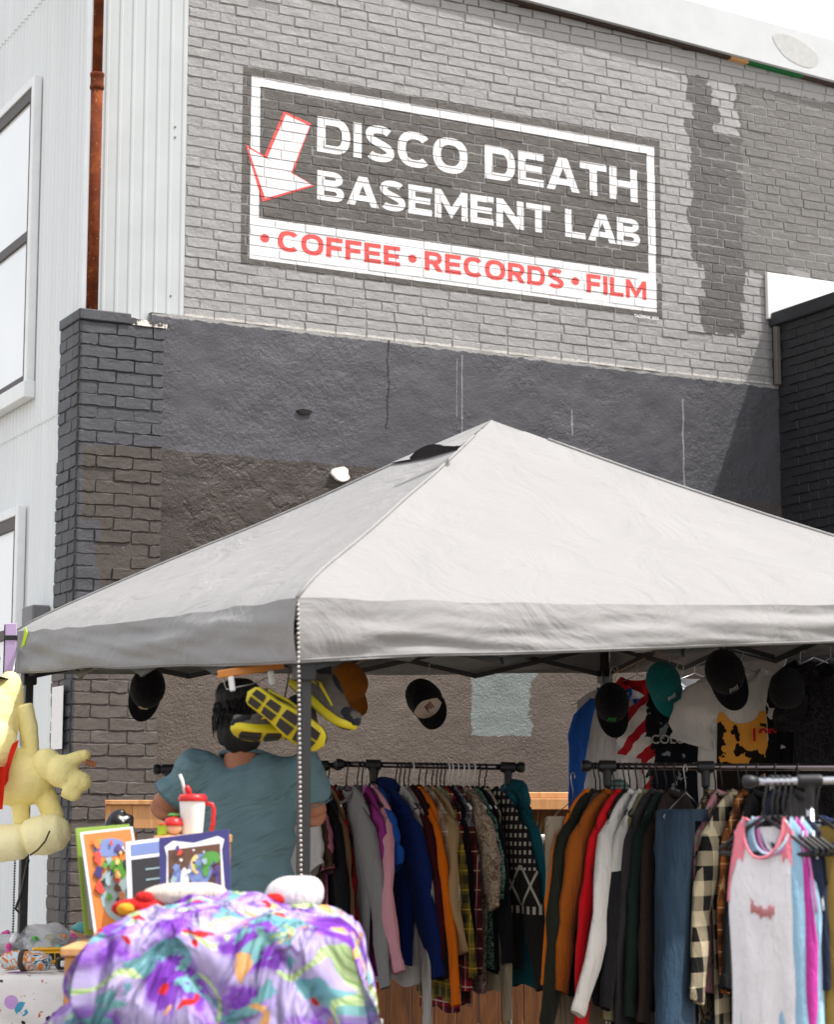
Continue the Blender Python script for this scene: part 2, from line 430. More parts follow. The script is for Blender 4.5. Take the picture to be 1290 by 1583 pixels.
def strip(path, s):
    L, Rr = [], []
    for i, p in enumerate(path):
        a = path[max(i-1,0)]; b = path[min(i+1,len(path)-1)]
        dx, dz = b[0]-a[0], b[1]-a[1]; l = math.hypot(dx, dz); nx, nz = -dz/l*s/2, dx/l*s/2
        L.append((p[0]+nx, p[1]+nz)); Rr.append((p[0]-nx, p[1]-nz))
    return [[L[i], L[i+1], Rr[i+1], Rr[i]] for i in range(len(path)-1)]
def glyph(ch, s=.235, h=.215):
    if ch == 'I': return s, [rc(0, s, 0, 1)]
    if ch == 'L': w=.74; return w, [rc(0,s,0,1), rc(s,w,0,h)]
    if ch == 'E': w=.80; return w, [rc(0,s,0,1), rc(s,w,0,h), rc(s,w*.93,.5-h/2,.5+h/2), rc(s,w,1-h,1)]
    if ch == 'F': w=.77; return w, [rc(0,s,0,1), rc(s,w*.93,.48-h/2,.48+h/2), rc(s,w,1-h,1)]
    if ch == 'T': w=.86; return w, [rc(0,w,1-h,1), rc(w/2-s/2,w/2+s/2,0,1-h)]
    if ch == 'H': w=.92; return w, [rc(0,s,0,1), rc(w-s,w,0,1), rc(s,w-s,.5-h/2,.5+h/2)]
    if ch == 'N': w=.96; return w, [rc(0,s,0,1), rc(w-s,w,0,1), [(s,1),(s,.60),(w-s,0),(w-s,.40)]]
    if ch == 'M': w=1.12; return w, [rc(0,s*.92,0,1), rc(w-s*.92,w,0,1), [(s*.92,1),(s*.92,.60),(w/2,.02),(w/2,.42)], [(w-s*.92,1),(w/2,.42),(w/2,.02),(w-s*.92,.60)]]
    if ch == 'A':
        w=1.04; t=.28; hi=.70
        def ix(zz): return s*1.07 + (w/2 - s*1.07)*zz/hi
        return w, [[(0,0),(s*1.07,0),(w/2,hi),(w/2,1),(w/2-t/2,1)], [(w,0),(w/2+t/2,1),(w/2,1),(w/2,hi),(w-s*1.07,0)],
                   [(ix(.17),.17),(w-ix(.17),.17),(w-ix(.36),.36),(ix(.36),.36)]]
    if ch == 'D': w=.93; return w, [rc(0,s,0,1)] + half(s, w, 0, 1, s, h)
    if ch == 'B': w=.86; return w, [rc(0,s,0,1)] + half(s, w*.95, .52, 1, s*.92, h*.86) + half(s, w, 0, .52, s*.96, h*.86)
    if ch == 'R': w=.88; return w, [rc(0,s,0,1)] + half(s, w*.97, .36, 1, s*.95, h*.95) + [[(.36,.36),(.66,.36),(w+.02,0),(w-.27,0)]]
    if ch == 'O': w=1.04; return w, ringstrip(w/2,.5,(w/2,.52),(w/2-s,.52-h),0,2*math.pi,30)
    if ch == 'C': w=.95; return w, ringstrip(.51,.5,(.51,.52),(.51-s,.52-h),R(42),R(318),24)
    if ch == 'S':
        w=.86; path=[]; c=.43
        for i in range(15): a=R(28+ (270-28)*i/14); q=hx(c, .745, .30, .165, a, .9); path.append(q)
        for i in range(1,15): a=R(90-(90+152)*i/14); q=hx(c, .255, .315, .165, a, .9) ; path.append(q)
        # join: upper bowl ends at (c,.58), lower bowl starts at (c,.42); one diagonal waist
        up = [hx(c,.745,.30,.165,R(30+(180-30)*i/9),.9) for i in range(10)]
        lo = [hx(c,.255,.315,.165,R(0-(152)*i/9),.9) for i in range(10)]
        mid = [(.15,.66),(.20,.60),(.32,.545),(.54,.46),(.66,.40),(.725,.34)]
        return w, strip(up+mid+lo, .225)
    if ch == '.': return .95, ringstrip(.475,.5,(.21,.21),(.002,.002),0,2*math.pi,16,1)
    return .4, []
def clip(poly, x0, x1, z0, z1):
    for ax, v, sgn in ((0,x0,1),(0,x1,-1),(1,z0,1),(1,z1,-1)):
        out = []
        for i in range(len(poly)):
            a, b = poly[i], poly[(i+1)%len(poly)]
            ia, ib = (a[ax]-v)*sgn >= 0, (b[ax]-v)*sgn >= 0
            if ia: out.append(a)
            if ia != ib:
                t = (v-a[ax])/(b[ax]-a[ax]); out.append((a[0]+(b[0]-a[0])*t, a[1]+(b[1]-a[1])*t))
        poly = out
        if len(poly) < 3: return None
    return poly
def paint(name, polys, mat, parent, lift, label=None):
    mb = MB()
    lo = min(p[0] for q in polys for p in q); hi = max(p[0] for q in polys for p in q)
    zl = min(p[1] for q in polys for p in q); zh = max(p[1] for q in polys for p in q)
    near = [b for b in bricks if b[1] > lo-.05 and b[0] < hi+.05 and b[3] > zl-.05 and b[2] < zh+.05]
    rows = sorted(set(round((b[2]+b[3])/2, 2) for b in near))
    for q in polys:
        for b in near:
            r = clip(q, b[0]+.0012, b[1]-.0012, b[2]+.0012, b[3]-.0012)
            if r: mb.poly([Vector((p[0], b[4]-lift, p[1])) for p in r])
            r = clip(q, b[0]-JT/2, b[1]+JT/2, b[3]-.0012, b[3]+JT+.0012)          # bed joint above
            if r: mb.poly([Vector((p[0], -.0036-lift, p[1])) for p in r])
            r = clip(q, b[1]-.0012, b[1]+JT+.0012, b[2]+.0014, b[3]-.0014)      # head joint
            if r: mb.poly([Vector((p[0], -.0036-lift, p[1])) for p in r])
    o = mb.build(name, mat, parent, fix=False)
    if label: o['label'] = label
    return o
M_wpaint = mottled('white_sign_paint', 'd6d6d6', .05, 12, .6, .35, 60, bd=.006)
M_rpaint = mottled('red_sign_paint', 'd1504c', .12, 16, .6, .35, 60, bd=.006)
sign = thing('painted_sign', 'hand painted wall sign with white frame, red outlined arrow and block lettering', 'sign', COR, (0,0,YAW))
def lettering(s, x0, x1, z0, z1, mat, sp=.095, space=.34):
    ws = [(glyph(ch) if ch != ' ' else (space, [])) for ch in s]
    nat = sum(w for w, _ in ws) + sp*(len(s)-1) - .07*s.count('A'); k = (x1-x0)/nat; x = x0
    for ch, (w, ps) in zip(s, ws):
        if ps: paint('dot' if ch == '.' else 'letter', [[(x+p[0]*k, z0+p[1]*(z1-z0)) for p in q] for q in ps], mat, sign, .0014 if mat is M_wpaint else .0019)
        x += (w + sp - (.07 if ch == 'A' else 0))*k
lettering('DISCO DEATH', 1.543, 4.047, 5.592, 5.829, M_wpaint)
lettering('BASEMENT LAB', 1.545, 4.062, 5.268, 5.466, M_wpaint)
lettering('.COFFEE.RECORDS.FILM', 1.105, 4.108, 4.893, 5.026, M_rpaint, .13)
def wp(*ps): return [wall(340+a/3.583, 80+b/3.583) for a, b in ps]
rd = [wp((352,332),(503,402),(398,688),(238,590)), wp((138,516),(520,746),(232,834))]
wt = [wp((362,352),(494,414),(390,678),(258,594)), wp((152,536),(507,741),(248,815))]
paint('arrow_outline', rd, M_rpaint, sign, .0019); paint('arrow', wt, M_wpaint, sign, .0027)
t = text_mesh('TADEMAK 2023', .030, M_wpaint, 'signature', sign, .0005, 'LEFT', .0008)
sx, sz = wall(979, 487); t.matrix_local = Matrix.Translation((sx, -.0165, sz-.018)) @ Matrix.Rotation(R(90), 4, 'X')
# the white frame itself: four painted bands, cut over the bricks like the letters
for nm, q in (('frame_top', rc(FRM[0], FRM[1], INN[3], FRM[3])), ('frame_side', rc(FRM[0], INN[0], INN[2], INN[3])),
              ('frame_side', rc(INN[1], FRM[1], INN[2], INN[3])), ('lower_band', rc(FRM[0], FRM[1], FRM[2], INN[2]))):
    paint(nm, [q], M_wpaint, sign, .0008)

# ------------------------------------------------------------------ rendered lower wall
stucco = thing('stucco_wall', 'rough dark grey and brown rendered wall below the painted bricks', 'wall', COR, (0,0,YAW))
def mat_stucco():
    m = NT('rendered_paint', .5, .4); co = m.coords(stucco); x, y, z = m.xyz(co)[:3]
    nb = m.mth('SUBTRACT', m.noise(co, 2.2, 5, .6), .5); nf = m.mth('SUBTRACT', m.noise(co, 11, 4, .65), .5)
    grey = m.mix(m.noise(co, 1.7, 5), '3f3f44', '4c4c51'); brown = m.mix(m.noise(co, 1.7, 5), '332d29', '403934'); lowc = m.mix(m.noise(co, 2.5, 5), '50463f', '60554c')
    zz = m.mth('ADD', z, m.mth('ADD', m.mth('MULTIPLY', nb, .10), m.mth('MULTIPLY', nf, .03)))
    xx = m.mth('ADD', x, m.mth('ADD', m.mth('MULTIPLY', nf, .10), m.mth('MULTIPLY', nb, .45)))
    c = m.mix(m.lt(zz, 3.52), grey, m.mix(m.lt(xx, 2.12), m.mix(m.gt(xx, 3.9), grey, '4a4644'), brown))
    c = m.mix(m.lt(zz, 2.62), c, lowc)
    c = m.mix(m.rect(m.mth('ADD', x, m.mth('MULTIPLY', nf, .05)), m.mth('ADD', z, m.mth('MULTIPLY', nf, .05)), 2.645, m.mth('MULTIPLY_ADD', nb, .5, 3.13), 1.82, 2.40), c, '737b78')
    c = m.mix(m.both(m.gt(z, m.mth('MULTIPLY_ADD', nf, .05, 4.352))), c, '8c8b89')
    # crack and pale drip runs: marks with a shape of their own
    def run(x0, w, z0, z1, amp, sc): 
        n = m.mth('SUBTRACT', m.noise(m.vec('MULTIPLY', co, (0, 0, 1)), sc, 4, .7), .5)
        return m.both(m.lt(m.mth('ABSOLUTE', m.mth('ADD', m.mth('SUBTRACT', x, x0), m.mth('MULTIPLY', n, amp))), w), m.gt(z, z0), m.lt(z, z1))
    crack = run(2.03, .006, 3.78, 4.37, .10, 7); hair = m.both(m.lt(m.mth('ABSOLUTE', m.mth('SUBTRACT', z, m.mth('MULTIPLY_ADD', nf, .05, 3.37))), .004), m.lt(x, 1.75))
    c = m.mix(crack, c, '1d1c1c'); c = m.mix(m.mth('MULTIPLY', hair, .7), c, '2a2624')
    dr = m.mth('MAXIMUM', m.mth('MAXIMUM', run(2.585, .004, 3.6, 4.33, .01, 3), run(2.545, .002, 3.9, 4.3, .01, 3)), m.mth('MAXIMUM', run(4.36, .006, 3.4, 4.2, .05, 4), run(3.44, .005, 3.86, 4.04, .02, 5)))
    c = m.mix(m.mth('MULTIPLY', dr, m.mth('MULTIPLY', m.noise(co, 25, 3), .6)), c, 'c6c6c4')
    m.color(c); m.rough(m.ramp(m.noise(co, 8, 4), [(.3, .42), (.7, .62)]))
    soft = m.noise(co, 26, 6, .62); gr = m.noise(co, 75, 5, .7)
    amt = m.mth('MULTIPLY_ADD', m.lt(z, 2.5), 1.7, .55)
    m.bump(m.mth('MULTIPLY', gr, amt), .7, .010); m.bump(m.mth('MULTIPLY', soft, m.mth('MULTIPLY_ADD', m.gt(m.noise(co, 1.6, 3), .5), .5, .35)), .6, .020)
    flk = m.both(m.gt(x, .6), m.lt(x, 1.9), m.gt(z, 2.7), m.lt(z, 3.5), m.gt(m.noise(co, 2.8, 3), .46))
    m.bump(m.mth('MULTIPLY', m.mth('MINIMUM', m.mth('MULTIPLY', m.vor(m.vec('ADD', co, m.vec('MULTIPLY', m.noise(co, 6, 4, .6, 0, True), (.4, .4, .4))), 4, 'Distance', 'DISTANCE_TO_EDGE'), 7), 1.0), flk), .3, .014)
    m.bump(m.mth('SUBTRACT', 1.0, m.mth('MAXIMUM', crack, hair)), .9, .012)
    return m.m
def stf(u, v):
    x = .40 + 4.88*u; z = v*4.374
    n = mnoise.fractal(Vector((x*1.3, z*1.3, 2)), 1, 2, 4)*.010 + mnoise.fractal(Vector((x*7, z*7, 5)), 1, 2, 3)*.005
    if .75 < x < 1.9 and 2.7 < z < 3.45:                  # blown, flaking render
        n += .012*max(0, mnoise.noise(Vector((x*5, z*5, 9))))
    return Vector((x, -.07 - n, z + (mnoise.noise(Vector((x*6, 0, 0)))*.006 if v > .99 else 0)))
M_stucco = mat_stucco()
mb = MB().grid(stf, 210, 190); mb.build('render_coat', M_stucco, stucco, True)
mb = MB().grid(lambda u, v: Vector((.40+4.88*u, -.07 + v*.10 - mnoise.noise(Vector((u*30, 0, 0)))*.006, 4.374 + v*.012)), 80, 2)
mb.build('ledge', mottled('pale_ledge', '908d88', .2, 12, .8, .5, 40), stucco)
def blob(cx, cz, rx, rz, seed, n=22, j=.3):
    r = random.Random(seed); ph = [r.uniform(0, 6.28) for _ in range(3)]
    return [(cx + rx*math.cos(a)*(1+j*math.sin(2*a+ph[0])*.5+j*math.sin(5*a+ph[1])*.4), cz + rz*math.sin(a)*(1+j*math.sin(3*a+ph[2])*.5)) for a in [2*math.pi*k/n for k in range(n)]]
px, pz = wall(525, 733, -.07)
MB().prism(blob(px, pz, .065, .045, 5), -.093, -.06).build('bare_chip', mottled('bare_plaster', 'e9e6df', .08, 20), stucco)
px, pz = wall(470, 637, -.07)
MB().prism(blob(px, pz, .045, .018, 8), -.0875, -.06).build('pit', plain('pit_dark', '171514', .9), stucco)
MB().box(.4, 5.28, -.04, .0, 0, 4.2).build('backing', M_stucco, stucco)

# ------------------------------------------------------------------ brick corner pier
pier = thing('brick_pier', 'dark grey brick corner pier with chipped cap, browner towards the bottom', 'pillar', COR, (0,0,YAW))
def mat_pier():
    m = NT('pier_paint', .55, .4); co = m.coords(pier); x, y, z = m.xyz(co)[:3]
    nb = m.mth('SUBTRACT', m.noise(co, 3, 4), .5); nf = m.noise(co, 14, 4)
    c = m.mix(nf, '3a3a3f', '494a4f')
    zz = m.mth('ADD', z, m.mth('MULTIPLY', nb, .25)); 
    br = m.mix(nf, '3c3632', '4a433e')
    lowc = m.mix(nf, '4c4541', '5b534e')
    msk = m.both(m.lt(zz, 3.50), m.gt(m.mth('ADD', x, m.mth('MULTIPLY', nb, .3)), m.mth('MULTIPLY_ADD', m.lt(z, 3.05), .12, -.05)))
    c = m.mix(msk, c, br); c = m.mix(m.lt(zz, 2.45), c, lowc)
    c = m.mix(m.lt(y, m.mth('MULTIPLY_ADD', m.lt(x, -.06), 9.0, -9.0)), c, '363639')  # shade on the pier's left face, put into its colour as a darker grey
    ch = m.both(m.gt(m.noise(co, 7, 4, .7), .70), m.gt(z, 3.4))
    c = m.mix(m.mth('MULTIPLY', m.gt(m.noise(co, 42, 3), .74), .8), c, '6b6b6d')
    m.color(c); m.bump(m.noise(co, 45, 6, .7), .6, .008); m.bump(m.noise(co, 11, 3), .4, .015); return m.m
M_pier = mat_pier()
PX0, PX1, PF, PBK = -.078, .462, -.13, .24
PCH, PBL = .0745, .232; PJ = .0065
PV = [brick_mesh(40+s, PBL-PJ, PCH-PJ, .03, .0045) for s in range(8)]; PVM = [b.mesh('brick', M_pier) for b in PV]
rp = random.Random(11); nrow = 0; z = 4.262 - PCH*52
while z < 4.25:
    if z + PCH > .35:
        offs = 0 if nrow % 2 else -PBL/2
        x = PX0 + offs
        while x < PX1 - .03:
            x0, x1 = max(x, PX0), min(x+PBL, PX1)
            if PX1 - x1 < .05: x1 = PX1
            if x1-x0 > .03:
                o = link('brick', PVM[rp.randrange(8)], pier)
                o.matrix_local = Matrix.Translation(((x0+x1)/2, PF - .0055 + rp.gauss(0, .003), z+PCH/2)) @ Matrix.Rotation(rp.uniform(-.012,.012), 4, 'Y') @ Matrix.Diagonal(((x1-x0-PJ)/(PBL-PJ), 1, 1, 1))
            x = x1 if x1 == PX1 else x + PBL
        y = PF + (PBL*.5 if nrow % 2 else 0) - (0 if nrow % 2 else 0)
        cuts = [PF+.004, PF+.115, PBK] if nrow % 2 else [PF+.004, PF+.232, PBK]
        for a, b in zip(cuts, cuts[1:]):
            o = link('brick', PVM[rp.randrange(8)], pier)
            o.matrix_local = Matrix.Translation((PX0-.0055+rp.gauss(0,.002), (a+b)/2, z+PCH/2)) @ Matrix.Rotation(R(-90), 4, 'Z') @ Matrix.Diagonal(((b-a-PJ)/(PBL-PJ), 1, 1, 1))
    z += PCH; nrow += 1
MB().box(PX0+.002, PX1-.004, PF+.002, PBK, 0, 4.262).build('mortar_core', M_pier, pier)
MB().bbox(PX0-.012, .24, PF-.022, PBK, 4.264, 4.33, .006).build('cap_brick', M_pier, pier)
m = NT('broken_cap', .8); co = m.coords(); m.color(m.ramp(m.noise(co, 14, 4, .7), [(.47, 'd9d1c6'), (.5, '4b4a4d')])); m.bump(m.noise(co, 30, 5, .7), .8, .02)
def capf(u, v):
    a = 2*math.pi*u; return Vector((.242 + .228*v, 0, 0))
mb = MB(); rs = []
for i in range(12):
    x = .243 + .235*i/11; n = mnoise.noise(Vector((x*22, 3, 1)))*.014
    rs.append([Vector((x, PF-.014+n, 4.264)), Vector((x, PF-.012+n*.6, 4.305+n)), Vector((x, .06, 4.318+n)), Vector((x, .06, 4.264))])
mb.rings(rs).build('broken_cap', m.m, pier)

# ------------------------------------------------------------------ corrugated metal walls with windows
M_clad = NT('pale_steel', .5, .4, .0); co = M_clad.coords()
M_clad.color(M_clad.mix(M_clad.noise(M_clad.vec('MULTIPLY', co, (1, 1, .12)), 6, 5), 'd3d7d8', 'e8ebeb')); M_clad.bump(M_clad.noise(co, 30, 3), .1, .004); M_clad = M_clad.m
clad = thing('metal_wall', 'pale corrugated steel side wall with white framed windows', 'wall', COR, (0,0,YAW))
SX = .0          # plane of the side sheets
def sheet(y0, y1, z0, z1, off, pitch=.076, amp=.014):
    n = int((y1-y0)/pitch*8)
    return MB().grid(lambda u, v: Vector((SX - off - amp*math.cos(2*math.pi*(y0+(y1-y0)*u)/pitch), y0+(y1-y0)*u, z0+(z1-z0)*v)), n, 1)
zs = sidewall(0, 690)[1]; zt = sidewall(0, 79)[1]
for (z0, z1, off) in ((0.0, zs+.03, .0), (zs, zt+.03, .006), (zt, 9.2, .012)):
    for y0, y1, o2 in ((.06, 1.0, .002), (.95, 1.9, 0), (1.85, 2.8, .002), (2.75, 3.7, 0), (3.65, 4.6, .002)):
        sheet(y0, y1, z0, z1, off+o2).build('cladding_sheet', M_clad, clad, True)
MB().box(SX+.03, SX+.3, .05, 5, 0, 9.1).build('wall_core', plain('core_dark', '3a3a3a', .9), clad)
M_trim = mottled('white_trim', 'e6e8e8', .05, 8, .5, .05); M_win = plain('window_sash', '3d342d', .5)
m = NT('window_glass', .06, .6); co = m.coords(); m.color(m.mix(m.noise(co, 1.2, 2), 'dfe3e3', 'f0f2f2')); M_glass = m.m  # near-white base colour paints in the bright sky mirrored by the panes
def window(y0, y1, z0, z1, zm):
    fr = .06; d = .055
    w = MB(); X = SX - .02
    w.bbox(X-d, X, y0-fr, y0, z0-fr, z1+fr, .004); w.bbox(X-d, X, y1, y1+fr, z0-fr, z1+fr, .004)
    w.bbox(X-d, X, y0, y1, z1, z1+fr, .004); w.bbox(X-d-.02, X, y0-fr-.02, y1+fr+.02, z0-fr-.05, z0, .004)
    o = w.build('window', M_trim, clad)
    s = MB(); t = .055
    for a, b, c, e in ((y0, y0+t, z0, z1), (y1-t, y1, z0, z1), (y0+t, y1-t, z1-t*1.5, z1), (y0+t, y1-t, z0, z0+t), (y0+t, y1-t, zm-t*.6, zm+t*.6)):
        s.box(X-.045, X-.005, a+.001, b-.001, c+.001, e-.001)
    s.build('sash', M_win, o)
    for a, b in ((z0+t, zm-t*.6), (zm+t*.6, z1-t*1.5)): MB().box(X-.028, X-.018, y0+t, y1-t, a, b).build('pane', M_glass, o)
ya, za = sidewall(46, 125, -.1); _, zb = sidewall(38, 600, -.1); _, zm_ = sidewall(36, 372, -.05)
window(ya+.04, ya+1.2, zb+.06, za-.02, zm_)
yb, zc = sidewall(22, 790, -.1)
window(yb+.06, yb+1.2, zc-1.5, zc-.02, zc-.78)
# flat ribbed return on the sign side
fr = []
n = 7; x0, x1 = .035, .628; prof = []
for i in range(n):
    a = x0 + (x1-x0)*i/n; p = (x1-x0)/n
    prof += [(a, -.02), (a+p*.55, -.02), (a+p*.66, -.0245), (a+p*.80, -.0245), (a+p*.90, -.02)]
prof += [(x1, -.02), (x1, .02)]
MB().grid(lambda u, v: Vector((prof[round(u*(len(prof)-1))][0], prof[round(u*(len(prof)-1))][1], 4.28+4.9*v)), len(prof)-1, 1).build('front_sheet', mottled('front_steel', 'adb2b3', .05, 3, .5, .05), clad)
MB().bbox(-.015, .05, -.032, .06, 4.28, 9.2, .004).build('corner_trim', M_trim, clad)
for px, py in ((271, 196), (271, 212), (264, 457)):
    x, z = wall(px, py, -.02)
    MB().lathe([(.007, 0), (.007, .004), (.003, .007)], 8, Matrix.Translation((x, -.021, z)) @ Matrix.Rotation(R(90), 4, 'X')).build('screw', M_silver, clad)
# small meter box and paper notice
y, z = sidewall(48, 952, -.1)
MB().bbox(-.13, -.013, y-.12, y+.10, z-.10, z+.06, .01).build('meter_box', plain('meter_grey', '6d6d70', .5), clad)

# ------------------------------------------------------------------ rusty downpipe
m = NT('rusty_iron', .92, .12); co = m.coords(); n = m.noise(co, 9, 6, .65)
c = m.ramp(n, [(.3, '4f281a'), (.48, '62301d'), (.62, '7a4022'), (.75, '9a5c2e')]); c = m.mix(m.gt(m.noise(co, 55, 3), .69), c, 'b98a60'); m.color(c); m.bump(n, .5, .01); M_rust = m.m
xp0, _ = wall(142, 460, -.09); xp1, _ = wall(154, 40, -.09)
pipe = thing('downpipe', 'rusty iron rainwater pipe standing on the dark brick pier', 'pipe', W3((xp0+xp1)/2, -.082, 4.33), (0,0,YAW))
_, zj0 = wall(148, 138, -.09); _, zj1 = wall(148, 112, -.09); zj0 -= 4.33; zj1 -= 4.33
MB().lathe([(.036, 0), (.036, zj0)], 18).build('lower_length', M_rust, pipe, True)
MB().lathe([(.039, zj0), (.044, zj0+.004), (.044, zj0+.025), (.040, zj0+.03), (.040, zj1-.03), (.044, zj1-.022), (.044, zj1-.004), (.034, zj1)], 18).build('collar', M_rust, pipe, True)
MB().lathe([(.031, zj1), (.031, 4.6)], 18).build('upper_length', M_rust, pipe, True)

# ------------------------------------------------------------------ neighbouring black wall, roof flashing
nb = thing('black_wall', 'black painted brick wall meeting the rendered wall at a right angle', 'wall', COR, (0,0,YAW))
m = NT('black_paint', .5, .4); co = m.coords(nb); m.color(m.mix(m.noise(co, 9, 5), '1d1d20', '2b2b2f')); m.bump(m.noise(co, 40, 6, .7), .7, .01); m.bump(m.noise(co, 9, 3), .4, .02)
M_bk = m.m
BX = 5.205; BT = 4.915
KV = [brick_mesh(70+s, .212-.009, .0665-.009, .03, .003) for s in range(6)]; KVM = [b.mesh('brick', M_bk) for b in KV]
rk = random.Random(5); z = BT - .10 - .0665*24; rw = 0
while z < BT - .11:
    y = -.08 - (.106 if rw % 2 else 0)
    while y > -2.4:
        o = link('brick', KVM[rk.randrange(6)], nb)
        o.matrix_local = Matrix.Translation((BX-.009+rk.gauss(0,.002), y-.106, z+.033)) @ Matrix.Rotation(R(-90), 4, 'Z')
        y -= .212
    z += .0665; rw += 1
MB().box(BX, BX+.3, -4.5, -.0, 0, BT-.10).build('mortar', M_bk, nb)
MB().bbox(BX-.035, BX+.34, -4.5, -.013, BT-.10, BT, .008).build('coping', plain('coping_black', '2a2b2f', .4), nb)
MB().bbox(BX-.05, BX-.012, -.12, -.08, 4.37, 4.80, .004).build('corner_strip', plain('old_trim', '5b554f', .7), nb)
MB().box(BX+.3, 7.5, -4.5, -.02, 4.4, 4.5).build('roof_deck', plain('roof_white', 'cfcfcd', .7), nb)
fl = MB().bbox(5.145, 6.6, -.045, -.0135, 4.87, 5.215, .004).build('roof_flashing', mottled('white_membrane', 'd4d4d2', .04, 6, .5), None)
fl.location = COR; fl.rotation_euler = (0,0,YAW); tag(fl, 'white roof flashing on the bricks above the black wall', 'flashing')
# ------------------------------------------------------------------ pop-up canopy
M_can = NT('canopy_polyester', .75, .25); co = M_can.coords()
M_can.color(M_can.mix(M_can.noise(co, 2.5, 4), '848382', '8e8d8c')); M_can.bump(M_can.noise(co, 3.2, 4, .55, 1.2), .5, .05); M_can.bump(M_can.noise(M_can.vec('MULTIPLY', co, (1,1,3)), 14, 4), .12, .02)
M_can.p.inputs['Transmission Weight'].default_value = 0
M_can = M_can.m
cF, cL, cR, cB = at(460,1025,6.2), at(25,1041,8.75), at(1570,984,7.53), at(940,1041,10.08)
CORN = [cF, cR, cB, cL]; TOP = [at(460,906,6.2), at(1572,915,7.53), Vector((cB.x, cB.y, cB.z+.22)), at(25,963,8.75)]
PK = at(760, 650, 8.14)
canopy = thing('popup_canopy', 'light grey pop-up canopy tent with black frame over the clothes racks', 'canopy tent')
def lerp(a, b, t): return a + (b-a)*t
cen = (cF+cR+cB+cL)/4
for k in range(4):
    A, B = TOP[k], TOP[(k+1)%4]; nrm = ((A+B)/2 - cen); nrm.z = 0; nrm.normalize()
    def eave(u, A=A, B=B, nrm=nrm): return lerp(A, B, u) + nrm*(.035*math.sin(math.pi*u)) - Vector((0,0,.02*math.sin(math.pi*u)))
    def roof(u, v, k=k):
        v2 = 1-(1-v)**1.0; p = lerp(eave(u), PK, v*.93)
        edge = min(u, 1-u)*2
        sag = .05*math.sin(math.pi*min(1, v*1.0))*(edge**.7) + .035*math.sin(math.pi*v)*(1 - edge)*.6
        w = mnoise.noise(Vector((p.x*1.6+3, p.y*1.6, 5)))*.012*math.sin(math.pi*min(1,v*1.2+.05))
        # tension pleats that run up from the corners
        w += .006*math.sin(edge*26)*max(0, 1-v*1.5)*(1-edge)*min(1, edge*6)
        roll = -.035*(1-v)**14
        return p + Vector((0,0, -sag + w + roll))
    MB().grid(roof, 48, 30).build('roof_panel', M_can, canopy, True)
    C, D = CORN[k], CORN[(k+1)%4]
    def val(u, v, k=k, C=C, D=D, nrm=nrm):
        t = roof(u, 0); b = lerp(C, D, u)
        p = lerp(t, b, v); ed = min(u, 1-u)
        q = mnoise.noise(Vector((u*2.6+k*7, v*3.0 + 2.6*math.sin(u*3.1+k), 1.5)))*.024 + mnoise.noise(Vector((u*7+k*3, v*6 - u*9, 7)))*.010
        q += .011*math.sin(v*11 + 9*ed + k)*math.exp(-ed*6)
        fade = min(1, v*4)*min(1, ed*9)
        return p + nrm*(q*fade + .012*math.sin(v*math.pi) + .05*v*min(1, ed*7)) + Vector((0,0,.012*v*mnoise.noise(Vector((u*4, k, 3)))))
    MB().grid(val, 70, 16).build('valance', M_can, canopy, True)
    MB().tube([roof(0, i/20) + Vector((0,0,.002)) for i in range(20)], .006, 6).build('hip_seam', M_can, canopy, True)
    MB().tube([val(i/60, .955) + nrm*.002 for i in range(61)], .0028, 5).build('hem_stitch', M_can, canopy, True)
# cap over the vent
bi = []
for k in range(4):
    def capp(u, v, k=k):
        A = lerp(TOP[k], PK, .80); B = lerp(TOP[(k+1)%4], PK, .80)
        p = lerp(lerp(A, B, u), PK, v); lift = .002 - (.030*(min(u,1-u)*2)**.7 + .010)*(1-v)**.7*(k != 3) - .008*(k == 3)*(1-v)*(min(u,1-u)*2)
        if k == 3: lift += .02*math.exp(-((u-.75)/.16)**2)*(1-v)**2
        return p + Vector((0,0, lift ))
    MB().grid(capp, 20, 8).build('vent_cap', M_can, canopy, True)
vp = at(672, 699, 7.62)
mb = MB(); rs = []
for i in range(9):
    u = i/8; p = lerp(at(634, 709, 7.72), at(708, 692, 7.55), u); h = .030*math.sin(math.pi*min(1, u*1.25))**.7 + .004 if u < .8 else .006
    rs.append([p + Vector((0,0,-.006)), p + Vector((0.0,-.012, h)), p + Vector((0,.03, h)), p+Vector((0,.03,-.006))])
mb.rings(rs).build('vent_flap', plain('vent_dark', '191618', .8), canopy)
